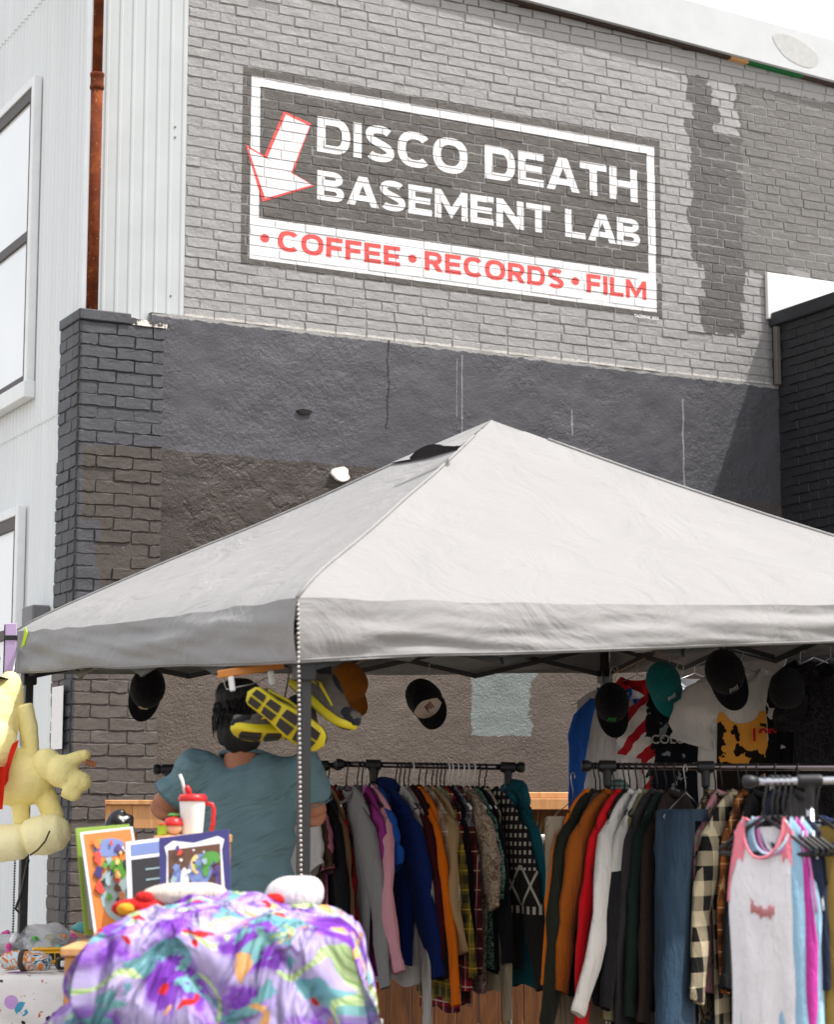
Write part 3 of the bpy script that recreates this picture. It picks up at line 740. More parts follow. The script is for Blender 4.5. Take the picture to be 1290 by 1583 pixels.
# frame
LEGS = []
for k, c in enumerate(CORN):
    inn = (cen - c); inn.z = 0; inn.normalize(); f = c + inn*.06
    lg = MB(); ang = YAW
    Mx = Matrix.Translation((f.x, f.y, 0)) @ Matrix.Rotation(math.atan2((cR-cF).y, (cR-cF).x), 4, 'Z')
    lg.bbox(-.017, .017, -.017, .017, .55, c.z+.17, .003, Mx); lgo = lg.build('leg', M_blackmetal, canopy)
    MB().bbox(-.013, .013, -.013, .013, .01, .57, .002, Mx).build('inner_leg', M_silver, lgo)
    MB().bbox(-.05, .05, -.05, .05, 0, .010, .002, Mx).build('foot_plate', M_blackmetal, lgo)
    MB().bbox(-.028, .028, -.028, .028, c.z-.05, c.z+.01, .004, Mx).build('slider', M_black, lgo)
    LEGS.append(f)
mids = []
for k in range(4):
    a, b = LEGS[k].copy(), LEGS[(k+1)%4].copy(); za, zb = CORN[k].z, CORN[(k+1)%4].z
    def pt(t, h): p = lerp(a, b, t); p.z = za+(zb-za)*t + h; return p
    for t0, t1 in ((0, .25), (.25, .5), (.5, .75), (.75, 1)):
        hi, lo = .13, -.015
        MB().bar(pt(t0, hi), pt(t1, lo), .010, .022).build('truss_bar', M_blackmetal, canopy)
        off = ((LEGS[k]-cen).normalized())*.012
        MB().bar(pt(t0, lo)+off, pt(t1, hi)+off, .010, .022).build('truss_bar', M_blackmetal, canopy)
    mids.append(pt(.5, .1))
hub = Vector((PK.x, PK.y, cen.z+.22))
for k, mpt in enumerate(mids):
    q = lerp(mpt, hub, .5)
    MB().bar(mpt, q + Vector((0,0,-.12)), .012, .022).build('truss_bar', M_silver, canopy)
    MB().bar(q + Vector((0,0,-.12)), hub, .012, .022).build('truss_bar', M_silver, canopy)
    MB().bar(mpt + Vector((0,0,-.1)), q, .012, .022).build('truss_bar', M_blackmetal, canopy)
MB().tube([hub + Vector((0,0,-.12)), PK + Vector((0,0,-.1))], .018).build('centre_pole', M_blackmetal, canopy)
# silver strut ends under the eave
for p, q in (((127,1041),(158,1022)), ((258,1026),(285,1008)), ((930,1002),(960,990)), ((895,993),(935,1003))):
    MB().tube([at(*p, 8.6 if p[0] < 400 else 9.9), at(*q, 8.45 if p[0] < 400 else 9.7)], .009, 8).build('strut', M_silver, canopy, True)
# beaded chains down the two legs in view
def bead_chain(p0, p1, n, r, mat, label, cat='chain'):
    mb = MB()
    for i in range(n): mb.ell(lerp(p0, p1, i/(n-1)) + Vector((.0004*math.sin(i*.9), 0, 0)), (r, r, r*1.05), 6, 5)
    o = mb.build('bead_chain', mat, None, True); return tag(o, label, cat)
bead_chain(at(461, 935, 6.16), at(466, 1375, 6.16), 60, .0046, plain('chain_pale', 'b9b4ae', .35, .5, .3), 'pale bead chain hanging down the front canopy leg')
bead_chain(at(23, 1330, 8.66), at(20, 1440, 8.66), 28, .005, plain('chain_dark', '3a3533', .4, .5, .3), 'dark bead chain hanging beside the leg behind the yellow plush')

# ------------------------------------------------------------------ garments
def vary(seed): return random.Random(seed)
def garment_meshes(W=.22, L=.68, T=.032, neck=.075, dip=.07, drop=.055, flare=1.0, fold=.018, seed=0, tank=False, sl=.0, sr=.07, spread=.12, bend=.0, sf=.55, nu=22, nv=20):
    rd_ = vary(seed); ph = [rd_.uniform(0, 6.28) for _ in range(6)]
    vs, fs = [], []
    def half_w(v):
        w = W*(1+(flare-1)*v)
        if tank: w *= .80 + .20*min(1, max(0, (v-.06)/.30))**.7 if v > .0 else .8
        return w*(1+.03*math.sin(v*7+ph[5]))
    def P(u, v, side):
        x = u*half_w(v); ax = abs(u*half_w(0)); w0 = half_w(0)
        d = dip if side < 0 else .02
        zt = -d*math.sqrt(max(0, 1-(ax/neck)**2)) if ax < neck else -drop*((ax-neck)/(w0-neck))**1.5
        zb = -L + .012*math.sin(u*5+ph[0])
        z = zt + (zb-zt)*v
        prof = .35 + .65*min(1, v*3.5)
        th = T*prof*math.sqrt(max(0, 1-abs(u)**3.2))
        f = fold*(v**.8)*(math.sin(u*5.2+ph[1]+v*1.2)*.6 + math.sin(u*11+ph[2]-v*1.5)*.3) + fold*.5*mnoise.noise(Vector((u*2.5, v*3.5, seed*1.7)))
        return Vector((x, side*th + f, z))
    n1 = nu+1
    for side in (-1, 1):
        for j in range(nv+1):
            for i in range(n1): vs.append(P(-1+2*i/nu, j/nv, side))
    o2 = n1*(nv+1)
    for j in range(nv):
        for i in range(nu):
            a = j*n1+i
            fs.append((a, a+n1, a+n1+1, a+1)); fs.append((o2+a, o2+a+1, o2+a+n1+1, o2+a+n1))
        for i in (0, nu):
            a = j*n1+i; fs.append((a, a+n1, o2+a+n1, o2+a))
    for i in range(nu):
        x = abs((-1+2*(i+.5)/nu)*half_w(0))
        if x > neck: fs.append((i, i+1, o2+i+1, o2+i))
    body = MB().add(vs, fs)
    sleeves = []; body.cuffs = []
    if sl > 0:
        for sg in (-1, 1):
            mb = MB(); rs = []; n = 9; a0 = spread*(1+rd_.uniform(-.3, .3)); yb = rd_.uniform(-.05, .05)*sf
            wr = W*.97
            for i in range(n+1):
                t = (i/n)**1.25; l = sl*t
                x = sg*(wr-.028 + math.sin(a0)*l + .02*math.sin(t*math.pi) + .02*mnoise.noise(Vector((seed*5.1+sg, t*2.6, 3)))*min(1, t*3)); z = -drop*.92 - .045 - math.cos(a0)*l
                y = yb*t + bend*math.sin(t*math.pi*.9)*sl*.25 - .01 + .03*sf*mnoise.noise(Vector((seed*2.3+sg*4, t*2.2, 0)))*min(1, t*3)
                r = (sr*(1-.42*t) if sl > .3 else sr*(1.05+.05*t))*(1+.09*math.sin(t*19+ph[3])*min(1, t*3)) ; ry = r*(sf+.18*sf*math.sin(t*11+ph[4]))
                if t > .93 and sl > .3: r *= .86
                if i == 0: r *= .35; ry *= .5; z += .052; x -= sg*.045
                elif i == 1: r *= .92; z += .006; x -= sg*.004
                ring = []
                for k in range(12):
                    q = 2*math.pi*k/12; cz = .026*sf*mnoise.noise(Vector((math.cos(q)*1.3, math.sin(q)*1.3 + seed*3.1 + sg, t*5.5)))*min(1, t*4)
                    ring.append(Vector((x + math.cos(q)*(r+cz)*math.cos(a0), y + math.sin(q)*(ry+cz*.8), z + math.cos(q)*r*math.sin(a0)*sg)))
                rs.append(ring)
            mb.rings(rs, False); mb.add(rs[0], [tuple(range(12))]); 
            lst = rs[-1]; c = sum(lst, Vector())/12; mb.rings([lst, [c+(v-c)*.9+Vector((0,0,.02)) for v in lst]], False); mb.add([c+(v-c)*.9+Vector((0,0,.02)) for v in lst], [tuple(range(12))])
            sleeves.append(mb)
            cf = MB()
            if sl > .4:
                up_ = (rs[-2][0]-rs[-1][0]); c1 = sum(rs[-2], Vector())/12; dr_ = (c1-c).normalized()
                cf.rings([[c + (v-c)*k + dr_*h for v in lst] for k, h in ((.98, -.004), (1.10, .004), (1.12, .028), (1.04, .042))], False)
            body.cuffs.append(cf if cf.v else None)
    return body, sleeves, P
_hang = {}
def hanger_mesh(kind, mat):
    key = (kind, mat.name)
    if key in _hang: return _hang[key]
    mb = MB(); r = {'plastic': .0042, 'wire': .0018, 'velvet': .0055}[kind]
    hk = [Vector((.016*math.cos(a), 0, -.004+.016*math.sin(a))) for a in [R(205-26*i) for i in range(9)]]
    hk = [Vector((p.x, 0, p.z)) for p in hk] + [Vector((.010, 0, -.028)), Vector((0, 0, -.05)), Vector((0, 0, -.088))]
    mb.tube(hk, r*.75 if kind != 'wire' else r, 6)
    mb.tube([(0,0,-.086), (.10, 0, -.125), (.195, 0, -.165), (.20, 0, -.172), (.19, 0, -.178), (0, 0, -.176), (-.19, 0, -.178), (-.20, 0, -.172), (-.195, 0, -.165), (-.10, 0, -.125), (0, 0, -.086)], r, 6)
    _hang[key] = mb.mesh('clothes_hanger', mat, True); return _hang[key]
HM = {'k': ('plastic', M_black, 'black plastic'), 'w': ('plastic', M_white, 'white plastic'), 's': ('wire', M_wire, 'thin wire'), 'v': ('velvet', M_black, 'broad black')}
def hang(name, label, cat, pos, yaw, mat, hanger='k', group=None, smat=None, collar=None, hood=False, zip_=None, hl=None, tilt=0, crad=.007, hs=1.0, **kw):
    """a garment with its hanger; pos is the point on the rail, yaw turns the shoulder line"""
    g = thing(name, label, cat, Vector(pos) + Vector((0,0,-.092)), (0, tilt, yaw), group)
    body, sl, P = garment_meshes(**kw)
    body.build('body', mat, g, True)
    for s, cf in zip(sl, body.cuffs):
        so = s.build('sleeve', smat or mat, g, True)
        if cf: cf.build('cuff', smat or mat, so, True)
    nk = kw.get('neck', .075); dp = kw.get('dip', .07)
    if collar:
        mb = MB(); n = 20
        pts = [Vector((nk*1.02*math.cos(a), -.03*math.sin(a) if math.sin(a) > 0 else -.03*math.sin(a)*.8, (-dp*max(0, math.sin(a))**.8 if math.sin(a) > 0 else -.015*abs(math.sin(a))) + .004)) for a in [2*math.pi*i/n for i in range(n+1)]]
        mb.tube(pts, crad, 6, False); mb.build('collar', collar, g, True)
    if hood:
        mb = MB(); mb.ell((0, .035, -.035), (.11, .05, .085)); mb.ell((.03, -.03, -.05), (.10, .035, .05))
        skin('hood', remesh(mb, .012, 6, lambda c: .008*mnoise.noise(c*22)), mat, g)
    if zip_:
        MB().grid(lambda u, v: P(-.04+.08*u, .05+.93*v, -1) + Vector((0, -.004, 0)), 2, 16).build('zip', zip_, g)
    k, m_, ds = HM[hanger]
    h = link('clothes_hanger', hanger_mesh(k, m_)); h.location = pos; h.rotation_euler = (0, tilt, yaw); h.scale.x = hs
    tag(h, f'{ds} hanger holding the {hl or label.split(" hanging")[0].split(" on the")[0]}', 'hanger', 'hangers on the clothes rails')
    return g, P
def pants(name, label, pos, yaw, mat, L=1.05, W=.19, hem=.13, seed=0, hanger='s', T=.03, yoke=None):
    g = thing(name, label, 'trousers', Vector(pos)+Vector((0,0,-.15)), (0,0,yaw), 'trousers hung by the waist')
    mb = MB()
    for sg in (-1, 1):
        rs = []
        for i in range(25):
            t = i/24; c = sg*(W*.5 + (hem-W*.5)*.9*t + .02*t); w = W*.5 + (hem-W*.5)*max(0, (t-.3)/.7)**1.3
            if t < .26: w = W*.5 + .002
            f = .014*t*math.sin(t*6+seed+sg)
            rs.append([Vector((c + w*math.copysign(abs(math.cos(q))**.8, math.cos(q)) , T*(1-.25*t)*math.sin(q) + f + .010*t*math.sin(3*q+seed) + .006*mnoise.noise(Vector((q, t*9, seed+sg))), -L*t)) for q in [2*math.pi*k/16 for k in range(16)]])
        mb.rings(rs, True)
    lg_ = mb.build('legs', mat, g, True)
    MB().rings([[Vector((W*1.02*math.cos(q), (T+.004)*math.sin(q), z)) for q in [2*math.pi*k/24 for k in range(24)]] for z in (.006, -.036)], False).build('waistband', mat, g, True)
    for sg in (-1, 1): MB().prism(blob(sg*W*.5, -.13, .055, .055, 3, 12, .02), -T-.003, -T+.006).build('pocket', mat, lg_)
    if yoke:
        st_ = fabric('9a7b4a')
        for sg in (-1, 1):
            MB().tube([Vector((sg*W*q, -(T+.003)*math.sqrt(max(0, 1-(2*q-1)**2))-.002, -.045-.05*(1-q))) for q in [.04+.115*i for i in range(9)]], .002, 5).build('yoke_seam', st_, lg_, True)
            cx_ = sg*W*.5; MB().grid(lambda u, v: Vector((cx_ + (u-.5)*.115, -(T+.006)*math.sqrt(max(.1, 1-((u-.5)*1.1)**2)), -.11-.125*v - .02*v*(1-abs(2*u-1)))), 8, 6).build('back_pocket', mat, lg_, True)
    k, m_, ds = HM[hanger]
    h = link('clothes_hanger', hanger_mesh(k, m_)); h.location = pos; h.rotation_euler = (0,0,yaw)
    tag(h, f'{ds} hanger holding the {label.split(" hanging")[0]}', 'hanger', 'hangers on the clothes rails')
    return g
# ------------------------------------------------------------------ racks
def rack(label, a, b, posts, r=.0125, y_off=0, dark=True):
    """rail from a to b; posts at fractions of its length"""
    a = Vector(a); b = Vector(b); t = thing('clothes_rack', label, 'clothes rack', ((a+b)/2).xy.to_3d(), (0,0,0))
    o = t.location
    A, B = a - o, b - o
    MB().tube([A, B], r, 12).build('rail', M_chrome if not dark else M_railk, t, True)
    d = (B-A).normalized()
    for e, s in ((A, -1), (B, 1)):
        MB().tube([e - d*s*.004, e + d*s*.012, e + d*s*.03, e+d*s*.034], [r*1.1, r*1.75, r*1.75, r*1.2], 12).build('end_knob', M_black, t, True)
    for f in posts:
        p = lerp(A, B, f)
        MB().tube([p + Vector((0,0,-.055)), Vector((p.x, p.y, .09))], .011, 10).build('post', M_chrome, t, True)
        mb = MB(); mb.tube([p - d*.032, p + d*.032], r*1.75, 10); mb.tube([p, p + Vector((0,0,-.075))], [r*1.5, r*1.3], 10)
        skin('connector', remesh(mb, .004, 3), M_black, t)
        q = Vector((d.y, -d.x, 0))
        fb = MB().tube([p.xy.to_3d() - q*.2 + Vector((0,0,.07)), p.xy.to_3d() + q*.2 + Vector((0,0,.07))], .012, 8).build('foot_bar', M_chrome, t, True)
        for s in (-1, 1): MB().lathe([(.022, -.011), (.027, -.006), (.027, .006), (.022, .011)], 12, Matrix.Translation(p.xy.to_3d() + q*.19*s + Vector((0,0,.027))) @ Matrix.Rotation(R(90), 4, 'X')).build('castor', M_black, fb)
        MB().tube([p.xy.to_3d() + q*.19 + Vector((0,0,.03)), p.xy.to_3d() + q*.19 + Vector((0,0,.075))], .006, 6).build('castor_pin', M_chrome, fb)
        MB().tube([p.xy.to_3d() - q*.19 + Vector((0,0,.03)), p.xy.to_3d() - q*.19 + Vector((0,0,.075))], .006, 6).build('castor_pin', M_chrome, fb)
    if len(posts) > 1:
        MB().tube([lerp(A, B, posts[0]).xy.to_3d() + Vector((0,0,.10)), lerp(A, B, posts[-1]).xy.to_3d() + Vector((0,0,.10))], .010, 8).build('lower_bar', M_chrome, t, True)
    return t
M_railk = plain('dark_chrome', '6f686b', .2, .5, 1)
YA, YB, YC, YD = 8.75, 8.6, 7.6, 5.2
rack('black and chrome clothes rack behind the teal shirt', at(250,1189,YA), at(516,1183,YA), (.04, .93))
rack('black and chrome clothes rack in front of the pale wall patch', at(532,1181,YB), at(799,1186,YB), (.17, .95))
rack('chrome clothes rack whose rail holds the jeans and checked flannel', at(914,1184,YC), at(1420,1187,YC), (.05, .35, .96))
rack('chrome clothes rack with bright sleeveless tops, standing in the sun', at(1170,1208,YD), at(1500,1203,YD), (.25, .95), .009, 0, False)
def railpt(Y, x0, y0, x1, y1, x): return at(x, y0+(y1-y0)*(x-x0)/(x1-x0), Y)
def pB(x): return railpt(YB, 532,1181,799,1186, x)
def pA(x): return railpt(YA, 250,1189,516,1183, x)
def pC(x): return railpt(YC, 914,1184,1420,1187, x)
def pD(x): return railpt(YD, 1170,1208,1500,1203, x)
def yawR(deg): return R(-90 + deg)      # shoulder line runs away from the lens; positive degrees swing the near shoulder to the right
HOOD = 'hooded sweatshirt'
sw = dict(W=.225, L=.66, sl=.55, sr=.078, T=.018, fold=.009, sf=.34, drop=.105, spread=.26)
sh = dict(W=.21, L=.70, sl=.22, sr=.082, T=.014, fold=.009, sf=.26, drop=.09, spread=.30)
ls = dict(W=.21, L=.74, sl=.56, sr=.068, T=.014, fold=.009, sf=.32, drop=.10, spread=.24)
GB = 'clothes on the rack before the pale wall patch'
S = [0]
def gm(name, label, cat, p, deg, mat, hanger='k', grp=GB, base=sw, **kw):
    S[0] += 1; k = dict(base); 
    extra = {q: kw.pop(q) for q in list(kw) if q in ('smat', 'collar', 'hood', 'zip_', 'hl', 'tilt', 'crad', 'hs')}
    k.update(kw); k.setdefault('seed', S[0])
    if cat in ('shirt', 'jacket', 'coat', 'sweater', 'sweatshirt') and 'collar' not in extra and not extra.get('hood'): extra['collar'] = mat; extra['crad'] = .012
    return hang(name, label, cat, p, yawR(deg), mat, hanger, grp, **extra, **k)
B_ = lambda *a, **k: gm(*a, **k)
# rack by the pale patch, from the end near the teal shirt
B_('t_shirt', 'hot pink T-shirt hanging behind a heather grey sweatshirt', 'T-shirt', pB(553), 27, fabric('94327c'), 'k', base=sh, collar=fabric('d678c4'))
B_('sweatshirt', 'heather grey sweatshirt hanging beside a hot pink T-shirt', 'sweatshirt', pB(536), 28, fabric('7c7a79', 'heather', '8f8d8c'), 'k', collar=fabric('6c6a69'), L=.72, sl=.66)
B_('blouse', 'magenta long blouse hanging beside a pale pink sweatshirt', 'blouse', pB(560), 26, fabric('7a2068'), 'k', base=ls)
B_('sweatshirt', 'pale pink sweatshirt with gathered cuffs hanging on the rail', 'sweatshirt', pB(566), 26, fabric('d79aa5'), 'w', W=.245, sl=.60, bend=-.25)
B_('t_shirt', 'bright blue T-shirt hanging beside a navy hooded sweatshirt', 'T-shirt', pB(574), 24, fabric('1d4fa6'), 'k', base=sh)
B_('hooded_sweatshirt', 'navy blue hooded sweatshirt with loose wide sleeves hanging on the rail', HOOD, pB(583), 38, fabric('10245c'), 'k', hood=True, W=.25, L=.70, sl=.62, sr=.088, spread=.30, T=.028)
B_('thermal_shirt', 'off-white thermal shirt with long sleeves hanging below a navy hooded sweatshirt', 'shirt', pB(612), 27, fabric('b9b4b0'), 'k', base=ls, L=.78, sl=.80, sr=.055)
B_('cardigan', 'light grey cardigan hanging between navy and maroon clothes', 'cardigan', pB(618), 27, fabric('8d8b89'), 'k', base=ls, L=.6)
B_('sweater', 'dark maroon sweater hanging beside a black jacket', 'sweater', pB(625), 27, fabric('3c0f18'), 'k', base=sw)
B_('jacket', 'plain black jacket hanging beside an orange sweatshirt', 'jacket', pB(632), 27, fabric('16151a'), 'k', W=.215, L=.72, sl=.62)
B_('sweatshirt', 'bright orange long sleeved sweatshirt hanging on the rail', 'sweatshirt', pB(638), 24, fabric('d96a0c'), 'w', W=.262, L=.70, sl=.72, sr=.06)
B_('flannel_shirt', 'cream and brown plaid flannel shirt hanging beside the orange sweatshirt', 'shirt', pB(648), 27, fabric('b3a18d', 'plaid', '8c6d52', 'd8cdbf'), 'k', base=ls, W=.24, sl=.45, L=.72, sr=.075)
B_('quilted_jacket', 'tan diamond quilted jacket hanging beside a cream plaid shirt', 'jacket', pB(658), 28, fabric('a88c66', 'quilt'), 'k', base=sw, W=.25, L=.62, sl=.52, bend=-.3)
B_('jacket', 'pale grey-green collared jacket hanging among patterned shirts', 'jacket', pB(668), 28, fabric('8f938a'), 'k', base=ls, sl=.40)
B_('plaid_shirt', 'yellow and green plaid shirt hanging low on the rail', 'shirt', pB(675), 22, fabric('8a7a30', 'plaid', '3c3a2a', 'd8b53c'), 'k', base=ls, L=.84, sl=.62)
B_('plaid_shirt', 'red tartan shirt with white lines hanging low on the rail', 'shirt', pB(681), 23, fabric('a3182b', 'plaid', '3b1018', 'e3d6d2'), 'k', base=ls, L=.88, sl=.66)
B_('shirt', 'black button shirt hanging between the red tartan and blue plaid', 'shirt', pB(687), 25, fabric('1a171b'), 'k', base=ls, L=.76)
B_('plaid_shirt', 'slate blue and grey plaid shirt hanging on the rail', 'shirt', pB(693), 26, fabric('4c5568', 'plaid', '7a7c86', 'a9a7a6'), 'w', base=ls, L=.70, sl=.42)
B_('flannel_shirt', 'burgundy and cream plaid flannel hanging with its tail lowest', 'shirt', pB(699), 22, fabric('5e1e28', 'plaid', '35121a', 'c5a98c', 1.0), 'w', base=ls, L=.86, sl=.60)
B_('short_sleeved_shirt', 'beige leaf print short sleeved shirt hanging on the rail', 'shirt', pB(707), 28, fabric('b09f8b', 'print', '77614f', '93826e', .9), 'w', base=sh, W=.245, L=.66, sl=.36, sr=.085)
B_('print_shirt', 'cream shirt with small dark red print hanging on the rail', 'shirt', pB(716), 26, fabric('b9aca3', 'print', '6f2630', '4a3a40', 2.2), 'w', base=sh, L=.80, sl=.30)
B_('tropical_shirt', 'dark green leafy tropical shirt hanging on the rail', 'shirt', pB(723), 27, fabric('2a3d35', 'print', '5f8a76', '9db0a5', 1.0), 'w', base=sh, sl=.34)
B_('jacket', 'black track jacket with pale piping hanging beside the patterned sweater', 'jacket', pB(733), 25, fabric('17161a'), 'w', L=.72, zip_=fabric('b9b5b2'))
B_('knit_sweater', 'cream ribbed knit sweater hanging low between dark clothes', 'sweater', pB(741), 22, fabric('a89c86', 'lower', 'a1957f'), 'k', L=.80, sl=.76, sr=.06, spread=.14)
B_('patterned_sweater', 'black and white patterned ski sweater with dark grey sleeves hanging on the rail', 'sweater', pB(750), 34, fabric('242120', 'nordic', 'b8b2a6'), 'k', W=.24, L=.70, sl=.66, sr=.085, T=.03, seed=91)
B_('hooded_sweatshirt', 'teal blue hooded sweatshirt hanging last beside the rack post', HOOD, pB(784), 26, fabric('12535f'), 'k', W=.23, L=.78, sl=.60, hood=True)
# rack behind the person
GA = 'clothes on the rack behind the teal shirt'
A_ = lambda *a, **k: gm(*a, grp=GA, **k)
A_('t_shirt', 'white T-shirt hanging partly behind the front canopy leg', 'T-shirt', pA(468), 20, fabric('c9c6c4'), 'k', base=sh, L=.55)
A_('t_shirt', 'brown T-shirt hanging beside a dusty pink shirt', 'T-shirt', pA(476), 20, fabric('4a3526'), 'k', base=sh, L=.50)
A_('t_shirt', 'dusty pink T-shirt hanging beside a black coat', 'T-shirt', pA(482), 20, fabric('ad6680'), 'k', base=sh, L=.60)
A_('coat', 'long black coat hanging next to a tan jacket', 'coat', pA(490), 24, fabric('131216'), 'k', L=.66, sl=.52, W=.24)
A_('jacket', 'tan zip jacket hanging between black coat and red plaid', 'jacket', pA(500), 25, fabric('8a6a4c'), 'w', sl=.62, L=.60)
A_('plaid_shirt', 'red and black plaid shirt hanging beside a tan jacket', 'shirt', pA(508), 24, fabric('98131b', 'plaid', '1d0c10', '45101a', 1.6), 'k', base=ls, L=.70)
A_('t_shirt', 'dark grey T-shirt hanging at the far end of the rail behind the raised arm', 'T-shirt', pA(300), -10, fabric('2b2a2d'), 'k', base=sh, L=.6)
# rack with the jeans: the near shoulders swing to the left
GC = 'clothes on the rack that holds the jeans'
C_ = lambda *a, **k: gm(*a, grp=GC, **k)
pants('trousers', 'long beige trousers hanging at the end of the rail', at(886, 1199, 7.55), yawR(-32), fabric('8c7f6c'), 1.15, .19, .125, 3)
C_('striped_sweatshirt', 'orange sweatshirt with black sleeve stripes hanging behind the olive jacket', 'sweatshirt', pC(921), -34, fabric('c4670f', 'lower', '1c1712', s=2), 'k', sl=.54, L=.48)
C_('jacket', 'dark olive bomber jacket with knitted cuffs hanging on the rail', 'jacket', pC(928), -33, fabric('1d1e16'), 'k', W=.24, L=.72, sl=.68, sr=.09, T=.03)
C_('cardigan', 'brown-grey cardigan hanging between olive and rust jackets', 'cardigan', pC(936), -29, fabric('4a403b'), 'k', base=ls, L=.6, sl=.35)
C_('corduroy_jacket', 'rust brown corduroy jacket with buttoned cuff hanging on the rail', 'jacket', pC(950), -33, fabric('8a4812'), 'k', W=.265, L=.62, sl=.56, sr=.080, T=.028)
C_('sweatshirt', 'bright red sweatshirt hanging beside the rust brown jacket', 'sweatshirt', pC(966), -29, fabric('c1121d'), 'k', W=.245, L=.78, sl=.70)
C_('coat', 'black wool coat hanging between red and white sweatshirts', 'coat', pC(974), -28, fabric('151417'), 'k', L=.84, sl=.6)
C_('sweatshirt', 'white long sleeved sweatshirt with black patches hanging on the rail', 'sweatshirt', pC(985), -31, fabric('c6c2bc'), 'k', W=.25, L=.72, sl=.66, spread=.34, bend=.2)
C_('jacket', 'white and black colour block jacket hanging on the rail', 'jacket', pC(997), -27, fabric('b9b5ae', 'lower', '18171a', s=.6), 'k', L=.72, sl=.62)
C_('shirt', 'khaki work shirt hanging beside a charcoal sweatshirt', 'shirt', pC(1006), -30, fabric('6e664c'), 'k', base=ls, sl=.66)
C_('sweatshirt', 'charcoal grey sweatshirt hanging beside dark green fleece', 'sweatshirt', pC(1016), -30, fabric('2d2b2c'), 'k', L=.76, sl=.70)
C_('fleece', 'very dark green fleece hanging beside the blue jeans', 'fleece', pC(1030), -29, fabric('16231d'), 'k', L=.76, sl=.64)
C_('jacket', 'dark brown jacket hanging just before the blue jeans', 'jacket', pC(1044), -28, fabric('2a201b'), 'k', L=.80, sl=.66)
pants('jeans', 'faded blue denim jeans hanging by the waist from the rail', at(1060, 1187, 7.42), yawR(-30), fabric('111922', 'denim', '33475a'), 1.12, .185, .165, 9, T=.06, yoke=True)
C_('patchwork_jacket', 'black and cream brushed pattern jacket hanging beside checked flannel', 'jacket', pC(1106), -29, fabric('1c1815', 'print', '7a6a52', '3b3128', .6), 'k', L=.80, sl=.68)
C_('fleece_jacket', 'pink, white and dark patterned fleece hanging behind checked flannel', 'jacket', pC(1116), -27, fabric('8f7f76', 'print', 'b56a7a', '231c1e', .8), 'k', L=.70)
C_('flannel_shirt', 'black and cream buffalo check flannel shirt hanging on the rail', 'shirt', pC(1143), -32, fabric('b7aa8d', 'check', '100e0e', s=.85), 'k', base=ls, W=.265, L=.84, sl=.60, sr=.085)
C_('plaid_shirt', 'orange brown plaid shirt hanging behind the white tank top', 'shirt', pC(1156), -28, fabric('94552a', 'plaid', '4a2a18', 'c8a070'), 'k', base=ls, L=.80)
C_('jacket', 'black denim jacket hanging behind the white tank top', 'jacket', pC(1172), -26, fabric('151517'), 'k', L=.74)
C_('shirt', 'dark navy shirt hanging behind the sleeveless tops', 'shirt', pC(1200), -26, fabric('1a2030'), 'k', base=ls)
C_('sweater', 'dark grey sweater hanging behind the gold jersey', 'sweater', pC(1235), -26, fabric('2b2a2d'), 'k')
# sunny rack of sleeveless tops
GD = 'sleeveless tops on the sunny rack'
tk = dict(W=.098, L=.56, T=.026, neck=.05, dip=.09, drop=.03, tank=True, fold=.012)
M_pinktrim = fabric('e2808e')
def tanktop(label, x, deg, mat, trim, **kw):
    g, P = gm('tank_top', label, 'tank top', pD(x), deg, mat, 'v', GD, tk, collar=trim, crad=.004, hs=.6, **kw)
    for sg in (-1, 1):
        MB().tube([P(sg*.995, v/10*.34, -1) for v in range(0, 11)], .0038, 6).build('armhole_trim', trim, g, True)
    return g, P
g, P = tanktop('white tank top with pink trim and red script hanging at the end of the rail', 1180, 60, fabric('dddbdd'), M_pinktrim, seed=5, W=.094, neck=.052, dip=.10, L=.53)
mb = MB()
for k in range(8):          # small looping script across the chest
    x = -.34 + k*.085; hgt_ = (.030, .016, .016, .028, .016, .016, .030, .016)[k]
    pts = [P(x + .045*math.sin(t*.785) + .10*t/8, .285 - hgt_*1.3*math.cos(t*.785) + .012*k/8, -1) + Vector((0,-.002,0)) for t in range(9)]
    mb.tube(pts, .0011, 5)
mb.build('script_print', fabric('c9565a'), g, True)
for sg in (-1, 1):
    MB().grid(lambda u, v: P(sg*(.62+.37*u), .0+.26*v*(1-.5*(1-u)), -1) + Vector((0, -.002, 0)), 5, 8).build('shoulder_panel', M_pinktrim, g, True)
tanktop('pale blue tank top hanging behind the white one', 1193, 57, fabric('8fb4cc'), fabric('b5cfe0'), L=.60)
tanktop('magenta ribbed tank top hanging between two pale blue ones', 1201, 57, fabric('b23a8e'), fabric('cf7bb5'), L=.60)
tanktop('light blue tank top with white edging hanging beside the magenta one', 1210, 57, fabric('9cc0d6'), fabric('e1e5ea'), L=.58)
tanktop('dark navy tank top hanging beside the gold jersey', 1219, 57, fabric('242a3c'), fabric('161a26'), L=.40)
tanktop('gold sleeveless jersey with navy trim hanging on the sunny rail', 1262, 58, fabric('ab8e4e'), fabric('2a3048'), L=.60, W=.14, neck=.07)
tanktop('white sleeveless top with blue trim hanging beside the gold jersey', 1300, 52, fabric('cfd2d6'), fabric('31406a'), L=.6)
